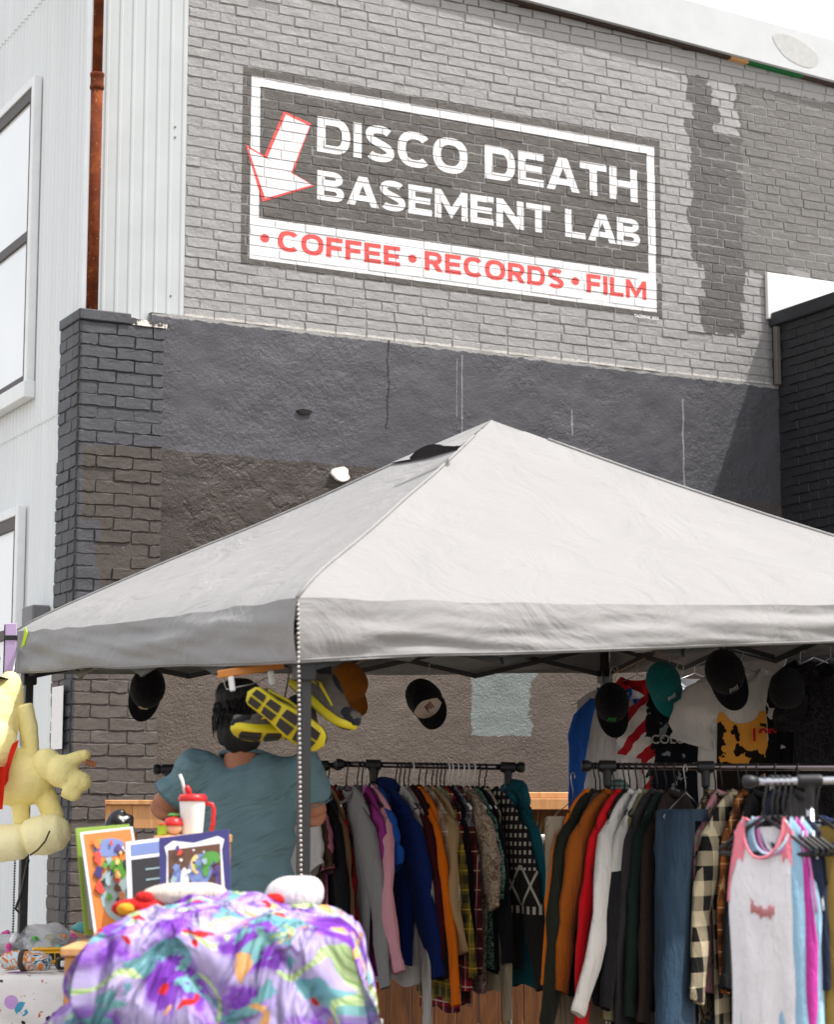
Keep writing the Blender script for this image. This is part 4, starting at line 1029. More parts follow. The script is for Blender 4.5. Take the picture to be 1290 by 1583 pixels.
# ------------------------------------------------------------------ clothes hung from the back of the canopy
GT = 'tops hung from the canopy frame'
T_ = lambda name, label, cat, p, yaw, mat, **k: hang(name, label, cat, p, R(yaw), mat, 's', GT, **k)
M_blue = fabric('2456a8')
g, P = T_('raglan_shirt', 'white baseball shirt with blue sleeves hanging from the canopy frame', 'shirt', at(950, 1034, 9.45), 4, fabric('cfccca'), smat=M_blue, collar=M_blue, W=.175, L=.62, sl=.46, sr=.052, spread=.07, sf=.45, T=.03, seed=21)
MB().grid(lambda u, v: P(-.42+.84*u, .62+.16*v + .10*(2*u-1)**2, -1) + Vector((0,-.004,0)), 16, 6).build('chest_print', fabric('6f8a84', 'stripes', '4c5f5c', s=.4), g, True)
g, P = T_('tie_dye_shirt', 'red, white and navy tie-dye T-shirt hanging beside the white print T-shirt', 'T-shirt', at(1052, 1030, 9.25), -20, fabric('171a22', 'tiedye'), W=.19, L=.60, sl=.22, sr=.08, spread=.20, T=.028, seed=22)
t = text_mesh('COLORADO', .055, fabric('c4c2c0'), 'chest_lettering', g, .0005, 'CENTER', .001)
t.matrix_local = Matrix.Translation((0.03, -.048, -.25)) @ Matrix.Rotation(R(90), 4, 'X')
g, P = T_('print_t_shirt', 'white T-shirt with an orange picture print hanging from the canopy frame', 'T-shirt', at(1146, 1000, 8.9), -8, fabric('d2cdca'), W=.19, L=.62, sl=.24, sr=.085, spread=.30, T=.03, seed=23)
m = NT('orange_print', .85, .1); co = m.coords(); n = m.noise(co, 9, 4); x, y, z = m.xyz(co)[:3]
dk = m.gt(m.mth('ADD', m.noise(co, 12, 3), m.mth('MULTIPLY', z, -.9)), .80)
m.color(m.mix(dk, m.mix(n, 'c77f22', 'e0a04a'), '1c1512')); 
MB().grid(lambda u, v: P(-.58+1.12*u, .30+.62*v, -1) + Vector((0,-.004,0)), 16, 16).build('picture_print', m.m, g, True)
t = text_mesh('199', .075, fabric('b51f2c'), 'number_print', g, .0005, 'CENTER', .002)
t.matrix_local = Matrix.Translation((.085, -.052, -.31)) @ Matrix.Rotation(R(90), 4, 'X')
T_('shirt', 'bright red top hanging behind the black cap and baseball shirt', 'shirt', at(985, 1015, 9.85), -30, fabric('b3181f'), W=.13, L=.30, sl=.12, sr=.06, seed=24)
T_('t_shirt', 'plain white T-shirt hanging behind the teal cap', 'T-shirt', at(1074, 1012, 9.6), 5, fabric('c5c6cc'), W=.16, L=.52, sl=.18, sr=.08, seed=25)
T_('denim_jacket', 'acid washed grey-blue denim jacket hanging beside the white print T-shirt', 'jacket', at(1212, 1012, 8.95), -35, fabric('2c333a', 'print', '6c7880', '434c55', .35), W=.20, L=.62, sl=.44, seed=26)
T_('coat', 'long black coat hanging from the frame beside the black cap on a hook', 'coat', at(1258, 985, 8.75), -40, fabric('121114'), W=.19, L=.66, sl=.5, T=.04, seed=27)
T_('dress', 'black patterned dress hanging next to the long black coat', 'dress', at(1284, 985, 8.6), -45, fabric('161418', 'print', '2b292c', '1b1a1d', 1), W=.2, L=.7, sl=.2, T=.04, seed=28)

# ------------------------------------------------------------------ caps
def frame_from(fwd, up):
    f = Vector(fwd).normalized(); u = Vector(up); u = (u - f*u.dot(f)).normalized(); y = -f; x = y.cross(u)
    return Matrix((x, y, u)).transposed().to_4x4()
def cap(label, pos, fwd, up, crown, brim=None, front=None, logo=None, hook=.05, s=1.0):
    t = thing('baseball_cap', label, 'cap', group='caps hung from the canopy frame'); t.matrix_world = Matrix.Translation(pos) @ frame_from(fwd, up) @ Matrix.Scale(s, 4)
    n = 36; prof = [(1.0, 0), (1.01, .025), (.99, .05), (.90, .08), (.72, .102), (.45, .117), (.16, .123), (.02, .1235)]
    def cr(k, a):
        r, z = prof[k]; seam = 1 - .012*math.exp(-((((a*6/(2*math.pi)) % 1) - .5)/.06)**2)*(k > 0)
        dent = 1 - .05*max(0, math.sin(a*2+1.3))*(k in (3, 4)) 
        return Vector((.083*r*math.cos(a)*seam*dent, .098*r*math.sin(a)*seam, z*(1+.06*max(0, -math.sin(a)))))
    mb = MB().rings([[cr(k, 2*math.pi*j/n) for j in range(n)] for k in range(len(prof))], False); mb.add([cr(7, 2*math.pi*j/n) for j in range(n)], [tuple(range(n))])
    mb.rings([[cr(k, 2*math.pi*j/n)*.965 for j in range(n)] for k in range(len(prof)-1, -1, -1)], False)
    cro = mb.build('crown', crown, t, True)
    if front:
        MB().grid(lambda u, v: (lambda a, k: (cr(int(k), a).lerp(cr(min(7, int(k)+1), a), k-int(k)))*1.02)(R(-142+104*u), .3+3.6*v*(1-.5*(2*u-1)**2)), 16, 8).build('front_panel', front, cro, True)
    def br(u, v, o):
        a = R(-162 + 144*u); p = Vector((.083*math.cos(a), .098*math.sin(a), .006)); ext = .072*math.sin(math.pi*u)**.62
        q = Vector((p.x*(1+.10*v*math.sin(math.pi*u)), p.y - ext*v, p.z - 2.4*(p.x**2)*v - .010*v + o)); return q
    mb = MB(); mb.grid(lambda u, v: br(u, v, .0015), 22, 6); mb.grid(lambda u, v: br(u, v, -.0015), 22, 6)
    mb.rings([[br(i/22, 1, .0015), br(i/22, 1, -.0015)] for i in range(23)], False, False)
    mb.build('brim', brim or crown, t, True)
    MB().ell((0,0,.125), (.008,.008,.005), 10, 6).build('button', brim or crown, cro, True)
    if logo:
        lm, ls_, la = logo
        mb = MB(); cs = [cr(2, R(la)), ]
        for k in range(5):
            a0 = R(la-14+k*6); mb.tube([(cr(2, a0)+Vector((0,0,-.008+.006*((k*3)%4))))*1.025, (cr(3, a0+R(4)))*1.03], .0028*ls_, 5)
        mb.build('embroidery', lm, cro, True)
    return t
def caphook(p, h, lab):
    p = Vector(p); o = MB().tube([p + Vector((.01,0,.01)), p, p + Vector((0,0,h*.6)), p + Vector((0,0,h)), p + Vector((.012,0,h+.014)), p + Vector((.022,0,h))], .0017, 6).build('wire_hook', M_wire, None, True)
    tag(o, lab, 'hook', 'wire hooks for caps')
F_bk = fabric('151417'); F_rust = fabric('8a5216'); F_teal = fabric('156061'); F_wht = fabric('c9b8ab')
cap('black cap with small oval badge hung under the left eave', at(228, 1062, 8.95), (-.25, .15, -1), (.25, -1, .1), F_bk, logo=(fabric('b5a68c'), 1.2, -90), hook=0, s=.9)
cap('rust brown cap with its brim pointing down, hung beside the trainers', at(536, 1058, 9.0), (.55, -.1, -1), (.2, -.65, .5), F_rust, hook=0, s=.9)
cap('black trucker cap with cream front panel, hung upside down', at(660, 1084, 9.0), (.3, -.55, -.7), (-.35, -.75, .25), F_bk, front=F_wht, logo=(fabric('7c2a2a'), 1, -78), hook=0, s=.9)
cap('black cap with green stitching hung in front of the baseball shirt', at(946, 1088, 9.2), (.12, -.2, -1), (-.05, -1, .25), F_bk, logo=(fabric('3e9a4a'), .8, -100), hook=0, s=.9)
cap('teal cap with lighter brim hung beside the tie-dye T-shirt', at(1027, 1056, 9.0), (.25, -.2, -1), (-.25, -.9, .35), F_teal, fabric('1f7a78'), logo=(fabric('c9cfcf'), .9, -75), hook=0, s=.9)
cap('black cap with silver stitching hung over the orange print T-shirt', at(1122, 1040, 8.75), (.3, -.2, -1), (-.3, -.9, .35), F_bk, logo=(fabric('b5b3b0'), .7, -80), hook=0, s=.98)
cap('plain black cap hung on a hook beside the long black coat', at(1226, 1062, 8.6), (.1, .3, -1), (-.8, -.6, .1), F_bk, hook=0, s=.86)
for (x, y, Y, lab) in ((228,1035,8.95,'wire hook carrying the black cap under the left eave'), (532,1028,9.0,'wire hook carrying the rust brown cap'), (664,1040,9.0,'wire hook carrying the trucker cap'),
                       (944,1050,9.22,'wire hook carrying the black cap over the baseball shirt'), (1036,1026,9.0,'wire hook carrying the teal cap'), (1120,1002,8.77,'wire hook carrying the black cap over the print T-shirt'), (1238,1022,8.6,'wire hook carrying the plain black cap')):
    caphook(at(x, y+4, Y), .045, lab)

# ------------------------------------------------------------------ trainers and wooden hanger by the front leg
M_yel = plain('yellow_rubber', 'bfae10', .5); M_tread = plain('dark_rubber', '2a2622', .7); M_upper = mottled('trainer_mesh', '57514b', .15, 40, .8, .4, 200); M_uppk = fabric('26262a')
def swid(t): return (.031 + .002*math.sin(t*3))*(min(1, (t/.06)**.5 if t > 0 else 0)) if t < .3 else (.031 + .014*math.sin((t-.3)/.7*math.pi*.86)**1.2)*(1 if t < .86 else math.sqrt(max(0, 1-((t-.86)/.14)**2)))
def trainer(label, pos, toe, up):
    t = thing('trainer_shoe', label, 'shoe', group='trainers hung by the canopy leg')
    x = Vector(toe).normalized(); u = Vector(up); u = (u - x*u.dot(x)).normalized(); y = u.cross(x)
    t.matrix_world = Matrix.Translation(pos) @ Matrix((x, y, u)).transposed().to_4x4()
    n = 26; L = .28
    def outl(k=1.0):
        a = [(L*(i/n)-L/2, swid(i/n)*k) for i in range(n+1)]
        return a + [(p[0], -p[1]) for p in a[-2:0:-1]]
    o = outl(); spring = lambda xx: .022*max(0, (xx+L/2)/L-.7)**2/.09
    so = MB().rings([[Vector((p[0]*k, p[1]*k, z + spring(p[0]))) for p in o] for k, z in ((.985, 0), (1.02, .006), (1.0, .026))]).build('sole', M_yel, t, True)
    for q0, q1 in ((.05,.20),(.235,.40),(.45,.64),(.68,.92)):
        for sg in (-1, 1):
            w0, w1 = swid(q0+.01)*.80, swid(q1)*.80
            pts = [(L*q0-L/2, .004*sg), (L*q1-L/2, .004*sg), (L*(q1-.012)-L/2, w1*sg), (L*(q0+.012)-L/2, w0*sg)]
            MB().rings([[Vector((p[0], p[1], z+spring(p[0]))) for p in pts] for z in (-.0045, .01)]).build('tread_pad', M_tread, so)
    def hgt(q): return .098 - .012*math.sin(q*6) if q < .35 else .098 - .058*min(1, (q-.35)/.45)
    mb = MB(); rs = []
    for i in range(1, n):
        q = i/n; w = swid(q)*.97; h = hgt(q)*(1 if q < .9 else math.sqrt(max(.05, 1-((q-.9)/.1)**2)))*(min(1, (q/.06)))
        rs.append([Vector((L*q-L/2, w*math.cos(a)*(1-.25*math.sin(a)*(q < .4)), .024 + spring(L*q-L/2) + h*max(0, math.sin(a))**.85)) for a in [math.pi*k/12 for k in range(13)]])
    mb.rings(rs, True, True); uo = mb.build('upper', M_upper, t, True)
    MB().ell((-.085, 0, .105), (.045, .026, .03)).build('collar', M_uppk, t, True)
    MB().ell((-.005, 0, .092), (.05, .018, .016), M=Matrix.Rotation(R(20), 4, 'Y')).build('tongue', M_uppk, t, True)
    MB().ell((.098, 0, .045), (.044, .041, .026)).build('toe_cap', M_uppk, t, True)
    for k in range(4): MB().tube([(-.01+.022*k, .024, .075-.009*k), (-.006+.022*k, 0, .099-.012*k), (-.01+.022*k, -.024, .075-.009*k)], .003, 6).build('lace', M_white, uo, True)
    for s in (-1, 1): MB().tube([(-.10, s*.031, .05), (-.03, s*.036, .07), (.05, s*.042, .045)], [.004, .006, .003], 6).build('side_stripe', M_yel, uo, True)
    return t
trainer('worn trainer with bright yellow sole turned outwards beside the canopy leg', at(440, 1112, 6.34), (.80, -.05, -.58), (.10, .97, .22))
trainer('trainer seen from its side with grey strap, hung behind the canopy leg', at(494, 1096, 6.48), (.62, -.35, -.55), (.45, -.15, .85))
trainer('trainer with black toe cap hung beneath the outward yellow sole', at(428, 1138, 6.46), (-.94, -.25, -.05), (.05, .30, .95))
o = MB().tube([at(440, 1080, 6.42), at(446, 1050, 6.4), at(450, 1015, 6.36)], .0028, 6).tube([at(505, 1070, 6.46), at(480, 1045, 6.42), at(452, 1012, 6.36)], .0028, 6).build('shoe_laces', M_blackmetal, None, True)
tag(o, 'dark knotted laces tying the trainers to the canopy frame', 'laces')
M_hwood = NT('varnished_wood', .4, .4); co = M_hwood.coords(); M_hwood.color(M_hwood.mix(M_hwood.noise(M_hwood.vec('MULTIPLY', co, (1, 8, 8)), 12, 4), 'b86f2a', 'cf8a3e')); M_hwood = M_hwood.m
wh = thing('wooden_hanger', 'orange varnished wooden trouser hanger with white clips under the eave', 'hanger', at(388, 1035, 6.5), (0, R(-9), R(6)))
MB().bbox(-.105, .105, -.006, .006, -.013, .013, .004).build('bar', M_hwood, wh)
MB().tube([(0,0,.012), (0,0,.04), (.012,0,.055), (.024,0,.045)], .0018, 6).build('hook', M_wire, wh)
for sx in (-.065, .06):
    MB().bbox(sx-.009, sx+.009, -.012, .012, -.058, -.012, .003).build('clip', M_white, wh)
MB().tube([(-.09,0,-.014), (-.085,0,-.05), (0,0,-.045), (.06,0,-.03)], .0018, 6).build('clip_wire', M_wire, wh)

m = NT('black_hair', .5, .35); co = m.coords(); hn = m.noise(m.vec('MULTIPLY', co, (1, 1, .07)), 130, 4, .7, .4)
m.color(m.ramp(hn, [(.35, '070606'), (.7, '1d1918')])); m.bump(hn, 1.0, .012); M_hair = m.m
# ------------------------------------------------------------------ the person with their back to us
YP = 7.3; mp = mpp(YP)
def pp(px, py, dy=0): return at(px, py, YP+dy)
M_skin = NT('skin', .5, .35); M_skin.color('a0694c'); M_skin.p.inputs['Subsurface Weight'].default_value = .08; M_skin.p.inputs['Subsurface Radius'].default_value = (.01, .004, .002); co = M_skin.coords(); M_skin.bump(M_skin.noise(co, 120, 3), .08, .002); M_skin = M_skin.m
mb = MB()
nk = pp(372, 1168); hd = pp(374, 1112, .03); sL = pp(300, 1192, .02); sR = pp(470, 1192, .02)
ch = pp(385, 1220, .04); wa = pp(386, 1330, .05); hp = pp(388, 1400, .05); hp.z = .98
mb.tube([hp + Vector((0,0,-.10)), hp, wa, lerp(wa, ch, .5), ch, pp(384, 1190, .03), pp(378, 1172, .03)], [.11, .125, .118, .130, .145, .122, .062], 20, True, .68, (0,1,0))
mb.tube([nk + Vector((0,.01,-.05)), hd + Vector((0,0,-.03))], [.062, .055], 14)
mb.ell(hd, (.076, .096, .115)); mb.ell(hd + Vector((0,.03,-.06)), (.058, .07, .065))
mb.ell(hd + Vector((0,.105,-.02)), (.014,.018,.022))
for s in (-1, 1): mb.ell(hd + Vector((s*.078, .0, -.015)), (.012, .022, .034))
eL = pp(250, 1246, .05); eR = pp(488, 1258, .06); wL = pp(282, 1262, .28); wR = pp(452, 1262, .30)
for s_, e, w in ((sL, eL, wL), (sR, eR, wR)):
    mb.tube([s_, lerp(s_, e, .5), e], [.050, .046, .044], 12); mb.tube([e, lerp(e, w, .4), w], [.046, .046, .030], 12)
    d = (w-e).normalized(); side = d.cross(Vector((0,0,1))).normalized(); c = w + d*.05
    mb.ell(c, (.036, .045, .018), M=Matrix.Rotation(math.atan2(d.y, d.x)-R(90), 4, 'Z'))
    for k in range(4):
        b0 = c + d*.03 + side*(.024-.016*k); l = (.062, .072, .068, .052)[k]
        mb.tube([b0, b0 + d*l*.5 + Vector((0,0,-.008)), b0 + d*l*.85 + Vector((0,0,-.03))], [.0095, .009, .0075], 8)
    b0 = c - side*(.03) * (1 if s_ is sL else -1)
    mb.tube([b0, b0 + d*.03 - side*.014*(1 if s_ is sL else -1), b0 + d*.052 + Vector((0,0,-.012))], [.011, .010, .008], 8)
for s in (-1, 1):
    h0 = Vector((hp.x + s*.095, hp.y, .90)); mb.tube([h0, Vector((hp.x+s*.11, hp.y-.01, .50)), Vector((hp.x+s*.115, hp.y-.02, .10))], [.09, .06, .042], 14)
    mb.ell((hp.x+s*.12, hp.y+.05, .045), (.045, .12, .042))
person = skin('person', remesh(mb, .0075, 8), M_skin)
tag(person, 'person with dark hair in a teal grey T-shirt, seen from behind, elbows raised', 'person')
m = NT('teal_jersey', .9, .1); co = m.coords(); m.color(m.mix(m.noise(co, 5, 3), '587178', '6b858c'))
m.bump(m.noise(m.vec('MULTIPLY', m.node('Mapping', {'Vector': co, 'Rotation': (0, .5, 0)}).outputs[0], (1, .6, 3.2)), 3.6, 3, .5, 1.0), 1.0, .042); m.bump(m.noise(co, 380, 2), .2, .0015); M_tee = m.m
def folds(c):
    q = (c - ch); low = min(1, max(0, .12-q.z*2.2))
    f = .024*low*mnoise.noise(Vector((q.x*3.2 + 2, q.y*2, q.z*20 + q.x*9)))
    f += .026*mnoise.noise(Vector((q.x*7 + q.z*5, q.y*4, q.z*5 - abs(q.x)*10)))
    f += .006*math.sin((abs(q.x)*22 + q.z*34))*math.exp(-((abs(q.x)-.16)/.07)**2)*math.exp(-((q.z-.0)/.12)**2)
    return f + .003*mnoise.noise(c*30)
mb = MB()
mb.tube([hp + Vector((0,0,-.06)), hp+Vector((0,0,.03)), wa, lerp(wa, ch, .5), ch, pp(384, 1188, .03), pp(378, 1172, .03)], [.164, .162, .156, .170, .184, .160, .080], 24, True, .70, (0,1,0))
for s_, e in ((sL, eL), (sR, eR)):
    mb.tube([lerp(ch, s_, .55), s_, lerp(s_, e, .45), lerp(s_, e, .74)], [.085, .085, .073, .069], 14)
shirt = skin('t_shirt', remesh(mb, .010, 8, folds), M_tee, person)
for s_, e in ((sL, eL), (sR, eR)):
    d_ = (e-s_).normalized(); MB().tube([lerp(s_, e, .715), lerp(s_, e, .745)], .073, 20, False).build('sleeve_hem', fabric('566d74'), shirt, True)
mb = MB(); mb.ell(hd + Vector((0,-.016,.022)), (.094, .106, .118)); mb.ell(hd + Vector((0,-.05,-.04)), (.085, .058, .085)); mb.ell(hd + Vector((-.01,-.03,.085)), (.085, .085, .06))
hair = skin('hair', remesh(mb, .008, 5, lambda c: .006*mnoise.noise(Vector((c.x*60, c.y*60, c.z*9)))), M_hair, person)
mb = MB(); r = random.Random(8)
for k in range(420):                 # locks that break up the outline and the nape
    a = r.uniform(0, 2*math.pi); e = r.uniform(-.2, 1.25)
    d0 = Vector((math.cos(a)*math.cos(e)*.092, math.sin(a)*math.cos(e)*.104 - .016, math.sin(e)*.118 + .022))
    if d0.y > .05 and d0.z < .06: continue
    p0 = hd + d0; l = r.uniform(.03, .07); out = Vector((d0.x, d0.y, 0))*.12
    p2 = p0 + Vector((0,0,-l)) + out*r.uniform(-.3, 1) ; p2.z = max(p2.z, hd.z - .105 + r.uniform(-.02, .015)); p1 = lerp(p0, p2, .5) + out*r.uniform(.2, .9)
    mb.tube([p0 - d0*.03, p1, p2], [.004, .0042, .001], 4)
mb.build('hair_locks', M_hair, hair, True)
nc = pp(376, 1171, .03); MB().tube([nc + Vector((.080*math.cos(a), .062*math.sin(a), .012 + .012*math.sin(a)*-1)) for a in [2*math.pi*i/24 for i in range(25)]], .0075, 6, False).build('neckband', fabric('566d74'), shirt, True)
mb = MB()
mb.tube([hp + Vector((0,0,.02)), hp + Vector((0,0,-.10)), Vector((hp.x, hp.y, .82))], [.168, .172, .15], 20, True, .72, (0,1,0))
for s in (-1, 1): mb.tube([Vector((hp.x+s*.095, hp.y, .92)), Vector((hp.x+s*.11, hp.y-.01, .50)), Vector((hp.x+s*.115, hp.y-.02, .08))], [.10, .078, .066], 14)
skin('trousers', remesh(mb, .012, 6, lambda c: .006*mnoise.noise(c*9)), fabric('23252b'), person)
for s in (-1, 1):
    mb = MB(); mb.ell((hp.x+s*.12, hp.y+.05, .05), (.052, .14, .05)); mb.tube([(hp.x+s*.115, hp.y-.02, .05), (hp.x+s*.115, hp.y-.02, .12)], [.055, .05], 12)
    skin('shoe', remesh(mb, .009, 4), M_black, person)

# ------------------------------------------------------------------ big yellow plush toy on the left
YT = 8.3; mt = mpp(YT)
def tp(px, py, d=0): return at(px, py, YT+d)
m = NT('plush_pile', .95, .1); co = m.coords(); m.color(m.mix(m.noise(co, 5, 4), 'f6e48e', 'fbf0b2')); m.bump(m.noise(co, 160, 3), .5, .006); m.bump(m.noise(co, 14, 3), .3, .02); m.p.inputs['Sheen Weight'].default_value = .15; M_plush = m.m
m = NT('pale_plush', .95, .1); co = m.coords(); m.color(m.mix(m.noise(co, 5, 4), 'f4e9a8', 'f9f1c8')); m.bump(m.noise(co, 160, 3), .5, .006); M_pplush = m.m
plush = thing('plush_toy', 'big pale yellow plush toy with red scarf hung on the canopy leg', 'soft toy')
mb = MB(); K = mt
mb.ell(tp(-22, 1115), (52*K, 46*K, 66*K)); mb.ell(tp(15, 1078, .03), (22*K, 30*K, 42*K)); mb.tube([tp(14, 1062, .02), tp(19, 1040, .02)], [14*K, 5*K], 12)
mb.ell(tp(-8, 1155, -.08), (36*K, 34*K, 40*K))
skin('head', remesh(mb, .007, 8, lambda c: .0018*mnoise.noise(c*85)), M_plush, plush)
mb = MB()
mb.ell(tp(40, 1204), (46*K, 44*K, 40*K)); mb.ell(tp(10, 1200), (46*K, 46*K, 46*K))
mb.tube([tp(34, 1090, .03), tp(44, 1125, .03), tp(48, 1160, .02), tp(46, 1190)], [17*K, 15*K, 13*K, 18*K], 14)
mb.tube([tp(30, 1232), tp(34, 1275)], [14*K, 13*K], 12); mb.tube([tp(70, 1228), tp(84, 1268)], [17*K, 17*K], 12)
skin('body', remesh(mb, .007, 8, lambda c: .0018*mnoise.noise(c*85)), M_plush, plush)
mb = MB(); mb.ell(tp(72, 1182, -.05), (24*K, 24*K, 26*K)); mb.ell(tp(96, 1192, -.07), (26*K, 24*K, 26*K))
for a, b, r in (((100,1178),(132,1167),10.5), ((112,1204),(128,1208),16), ((100,1218),(114,1226),14)): mb.tube([tp(*a, -.08), lerp(tp(*a,-.08), tp(*b,-.08), .7), tp(*b, -.08)], [r*K, r*K, r*.72*K], 12); mb.ell(tp(*b, -.08), r*.92*K)
skin('hand', remesh(mb, .007, 8, lambda c: .0018*mnoise.noise(c*85)), M_plush, plush)
for pts in (((-46,1304,16),(-34,1304,25),(0,1304,28),(34,1300,27),(48,1298,16)), ((34,1296,18),(44,1294,27),(70,1290,31),(94,1285,27),(108,1283,12))):
    mb = MB(); mb.tube([tp(x, y, -.06) for x, y, r in pts], [r*K for x, y, r in pts], 20, True, 1.25, (0,1,0))
    skin('foot', remesh(mb, .007, 8, lambda c: .0018*mnoise.noise(c*85)), M_pplush, plush)
MB().tube([tp(x, y, -.19) for x, y in ((46,1322),(58,1314),(70,1300),(77,1284))], .0035, 6).build('foot_seam', plain('seam_thread', '4a3d22', .9), plush, True)
M_scarf = fabric('d12a17')
mb = MB(); mb.grid(lambda u, v: lerp(lerp(tp(30, 1143, -.10), tp(-40, 1195, -.14), u), lerp(tp(20, 1180, -.15), tp(-6, 1256, -.17), u*.5+.2), v) + Vector((0, -.02*math.sin(u*9+v*2), 0)), 14, 8)
mb.grid(lambda u, v: tp(-20+30*u - 6*v, 1185+66*v, -.19 + .012*math.sin(u*9)), 10, 8)
mb.build('scarf', M_scarf, plush, True)
MB().lathe([(.11, 0), (.112, .006), (.055, .012), (.055, .085), (.045, .095), (.004, .097)], 24, Matrix.Translation(tp(-26, 1046)) @ Matrix.Rotation(R(8), 4, 'Y')).build('hat', F_bk, plush, True)
MB().bbox(-.022, .022, -.002, .002, -.012, .012, .001, Matrix.Translation(tp(140, 1180, -.12)) @ Matrix.Rotation(R(14), 4, 'Y')).build('care_tag', mottled('printed_tag', '8f5a3a', .5, 90), plush)
MB().tube([tp(19, 1042, .02), tp(24, 1020, .15), tp(27, 1005, .3)], .004, 6).build('hanging_cord', M_wire, plush, True)
lb = thing('lilac_board', 'narrow lilac board strapped with black tape to the canopy corner', 'board', at(16, 1010, 8.62))
MB().bbox(-.024, .024, -.006, .006, -.19, .125, .002).build('panel', mottled('lilac', 'b7a0c4', .05), lb)
MB().bbox(-.027, .027, -.009, .009, .055, .075, .001).build('strap', M_black, lb); MB().bbox(-.027, -.0235, -.010, .010, -.19, .12, .001).build('edge_strip', M_black, lb)
mb = MB(); mb.prism([(0,0),(.018,.01),(.03,.06),(.02,.085),(.008,.03)], -.002, .002); o = mb.build('leaf_sticker', plain('lime_felt', 'b7d228', .8), None); o.location = at(33, 1001, 8.56); o.rotation_euler = (0, 0, R(-30)); tag(o, 'lime green leaf-shaped clip on the canopy corner', 'clip')
cb = MB().tube([at(44, 1328, 8.5), at(33, 1380, 8.5), at(24, 1405, 8.5), at(32, 1412, 8.48), at(38, 1408, 8.48)], .006, 8).build('bungee_cord', M_black, None, True); tag(cb, 'black bungee cord with hook beside the canopy leg', 'cord')
nt = MB().box(-.001, .001, -.105, .105, 0, .37).build('paper_notice', mottled('paper', 'e6e4e2', .04, 30), None)
y_, z_ = sidewall(87, 1158, PX0-.03); nt.location = W3(PX0-.03, y_, z_); nt.rotation_euler = (0,0,YAW); tag(nt, 'white paper notice taped to the side of the brick pier', 'notice')

# ------------------------------------------------------------------ timber counters by the wall
def mat_wood(name, a, b, sc=1.0):
    m = NT(name, .6, .3); co = m.coords(); r = m.node('ObjectInfo').outputs['Random']
    v = m.vec('ADD', m.vec('MULTIPLY', co, (9*sc, 9*sc, 1.1*sc)), m.node('CombineXYZ', {0: m.mth('MULTIPLY', r, 37.0)}).outputs[0])
    c = m.ramp(m.noise(v, 4, 5, .6, .6), [(.3, a), (.7, b)]); c = m.mix(m.mth('MULTIPLY', r, .35), c, a)
    m.color(c); m.bump(m.noise(v, 12, 4), .25, .004); return m.m
M_cedar = mat_wood('stained_cedar', '4a2c17', '7a4b27'); M_pine = mat_wood('pale_pine', 'a06a38', 'cf9a62'); M_pine_h = mat_wood('pale_pine_board', 'b98150', 'd9ab78', .6)
ct = thing('timber_counter', 'stained timber counter with plank front and pale rail behind the racks', 'counter', at(700, 1250, 10.6).xy.to_3d(), (0,0,R(6)))
xl, xr = -.55, 1.45
x = xl
while x < xr - .05:
    MB().bbox(x+.0015, x+.1105, -.012+.003*math.sin(x*40), .012, .10, 1.0, .003).build('plank', M_cedar, ct); x += .113
MB().bbox(xl, xr, -.03, -.014, .02, .098, .003).build('base_board', M_cedar, ct)
MB().bbox(xl, xr, -.10, .35, 1.001, 1.035, .004).build('shelf', M_cedar, ct)
MB().bbox(xl, xr, .30, .33, 1.036, 1.36, .003).build('back_panel', M_cedar, ct)
MB().bbox(xl, xr, .02, .30, 1.40, 1.432, .004).build('top_board', M_pine_h, ct)
MB().bbox(xl, xr, -.012, .018, 1.345, 1.40, .003).build('rail', M_pine_h, ct)
for x in (xl+.05, .35, xr-.06): MB().bbox(x-.04, x+.04, .02, .10, 1.036, 1.345, .003).build('post', M_pine, ct)
st = thing('small_stool', 'small white wooden stool standing on the counter shelf', 'stool', at(838, 1370, 10.6) + Vector((.02, .0, 0)), (0,0,R(10)))
st.location.z = 1.037
MB().lathe([(.05, .155), (.062, .16), (.062, .178), (.055, .183)], 20).build('seat', M_white, st, True)
for a in (45, 135, 225, 315): MB().tube([(.035*math.cos(R(a)), .035*math.sin(R(a)), .157), (.052*math.cos(R(a)), .052*math.sin(R(a)), 0)], [.009, .007], 8).build('leg', M_white, st, True)
for a in (45, 225): MB().tube([(.045*math.cos(R(a)), .045*math.sin(R(a)), .06), (.045*math.cos(R(a+90)), .045*math.sin(R(a+90)), .06)], .005, 6).build('rung', M_white, st, True)
M_grass = mottled('straw_blade', '9c9a52', .2, 20, .7)
def grass(label, base, n, h, sp, seed):
    t = thing('grass_plant', label, 'plant', base); r = random.Random(seed)
    for k in range(n):
        a = r.uniform(0, 6.28); l = h*r.uniform(.6, 1); s = sp*r.uniform(.3, 1); w = .006
        def f(u, v): return Vector((math.cos(a)*s*v**1.7 + (u-.5)*w*(1-v*.9), math.sin(a)*s*v**1.7*.5, l*v*(1-.15*v)))
        MB().grid(f, 2, 8).build('blade', M_grass, t, True)
    MB().lathe([(.05, -.02), (.06, .0), (.062, .09), (.055, .09), (.053, .02)], 16).build('pot', plain('clay_pot', '6f4a35', .8), t, True)
b = at(829, 1330, 10.75); b.z = 1.037; grass('straw-coloured grass blades growing in a pot on the counter', b, 9, .46, .22, 4)
b = at(494, 1260, 10.72); b.z = 1.037; grass('thin dry grass blades rising behind the heather grey sweatshirt', b, 7, .58, .16, 9)
bn = thing('timber_bench', 'pale timber bench end with square post beside the brick pier', 'bench', at(205, 1240, 10.9).xy.to_3d(), (0,0,R(4)))
zt_ = at(205, 1240, 10.9).z
MB().bbox(-.14, .0, 0, .12, zt_-.155, zt_-.012, .003).build('end_block', M_pine, bn); MB().bbox(-.142, .40, -.012, .14, zt_-.012, zt_+.012, .003).build('top_board', M_pine_h, bn)
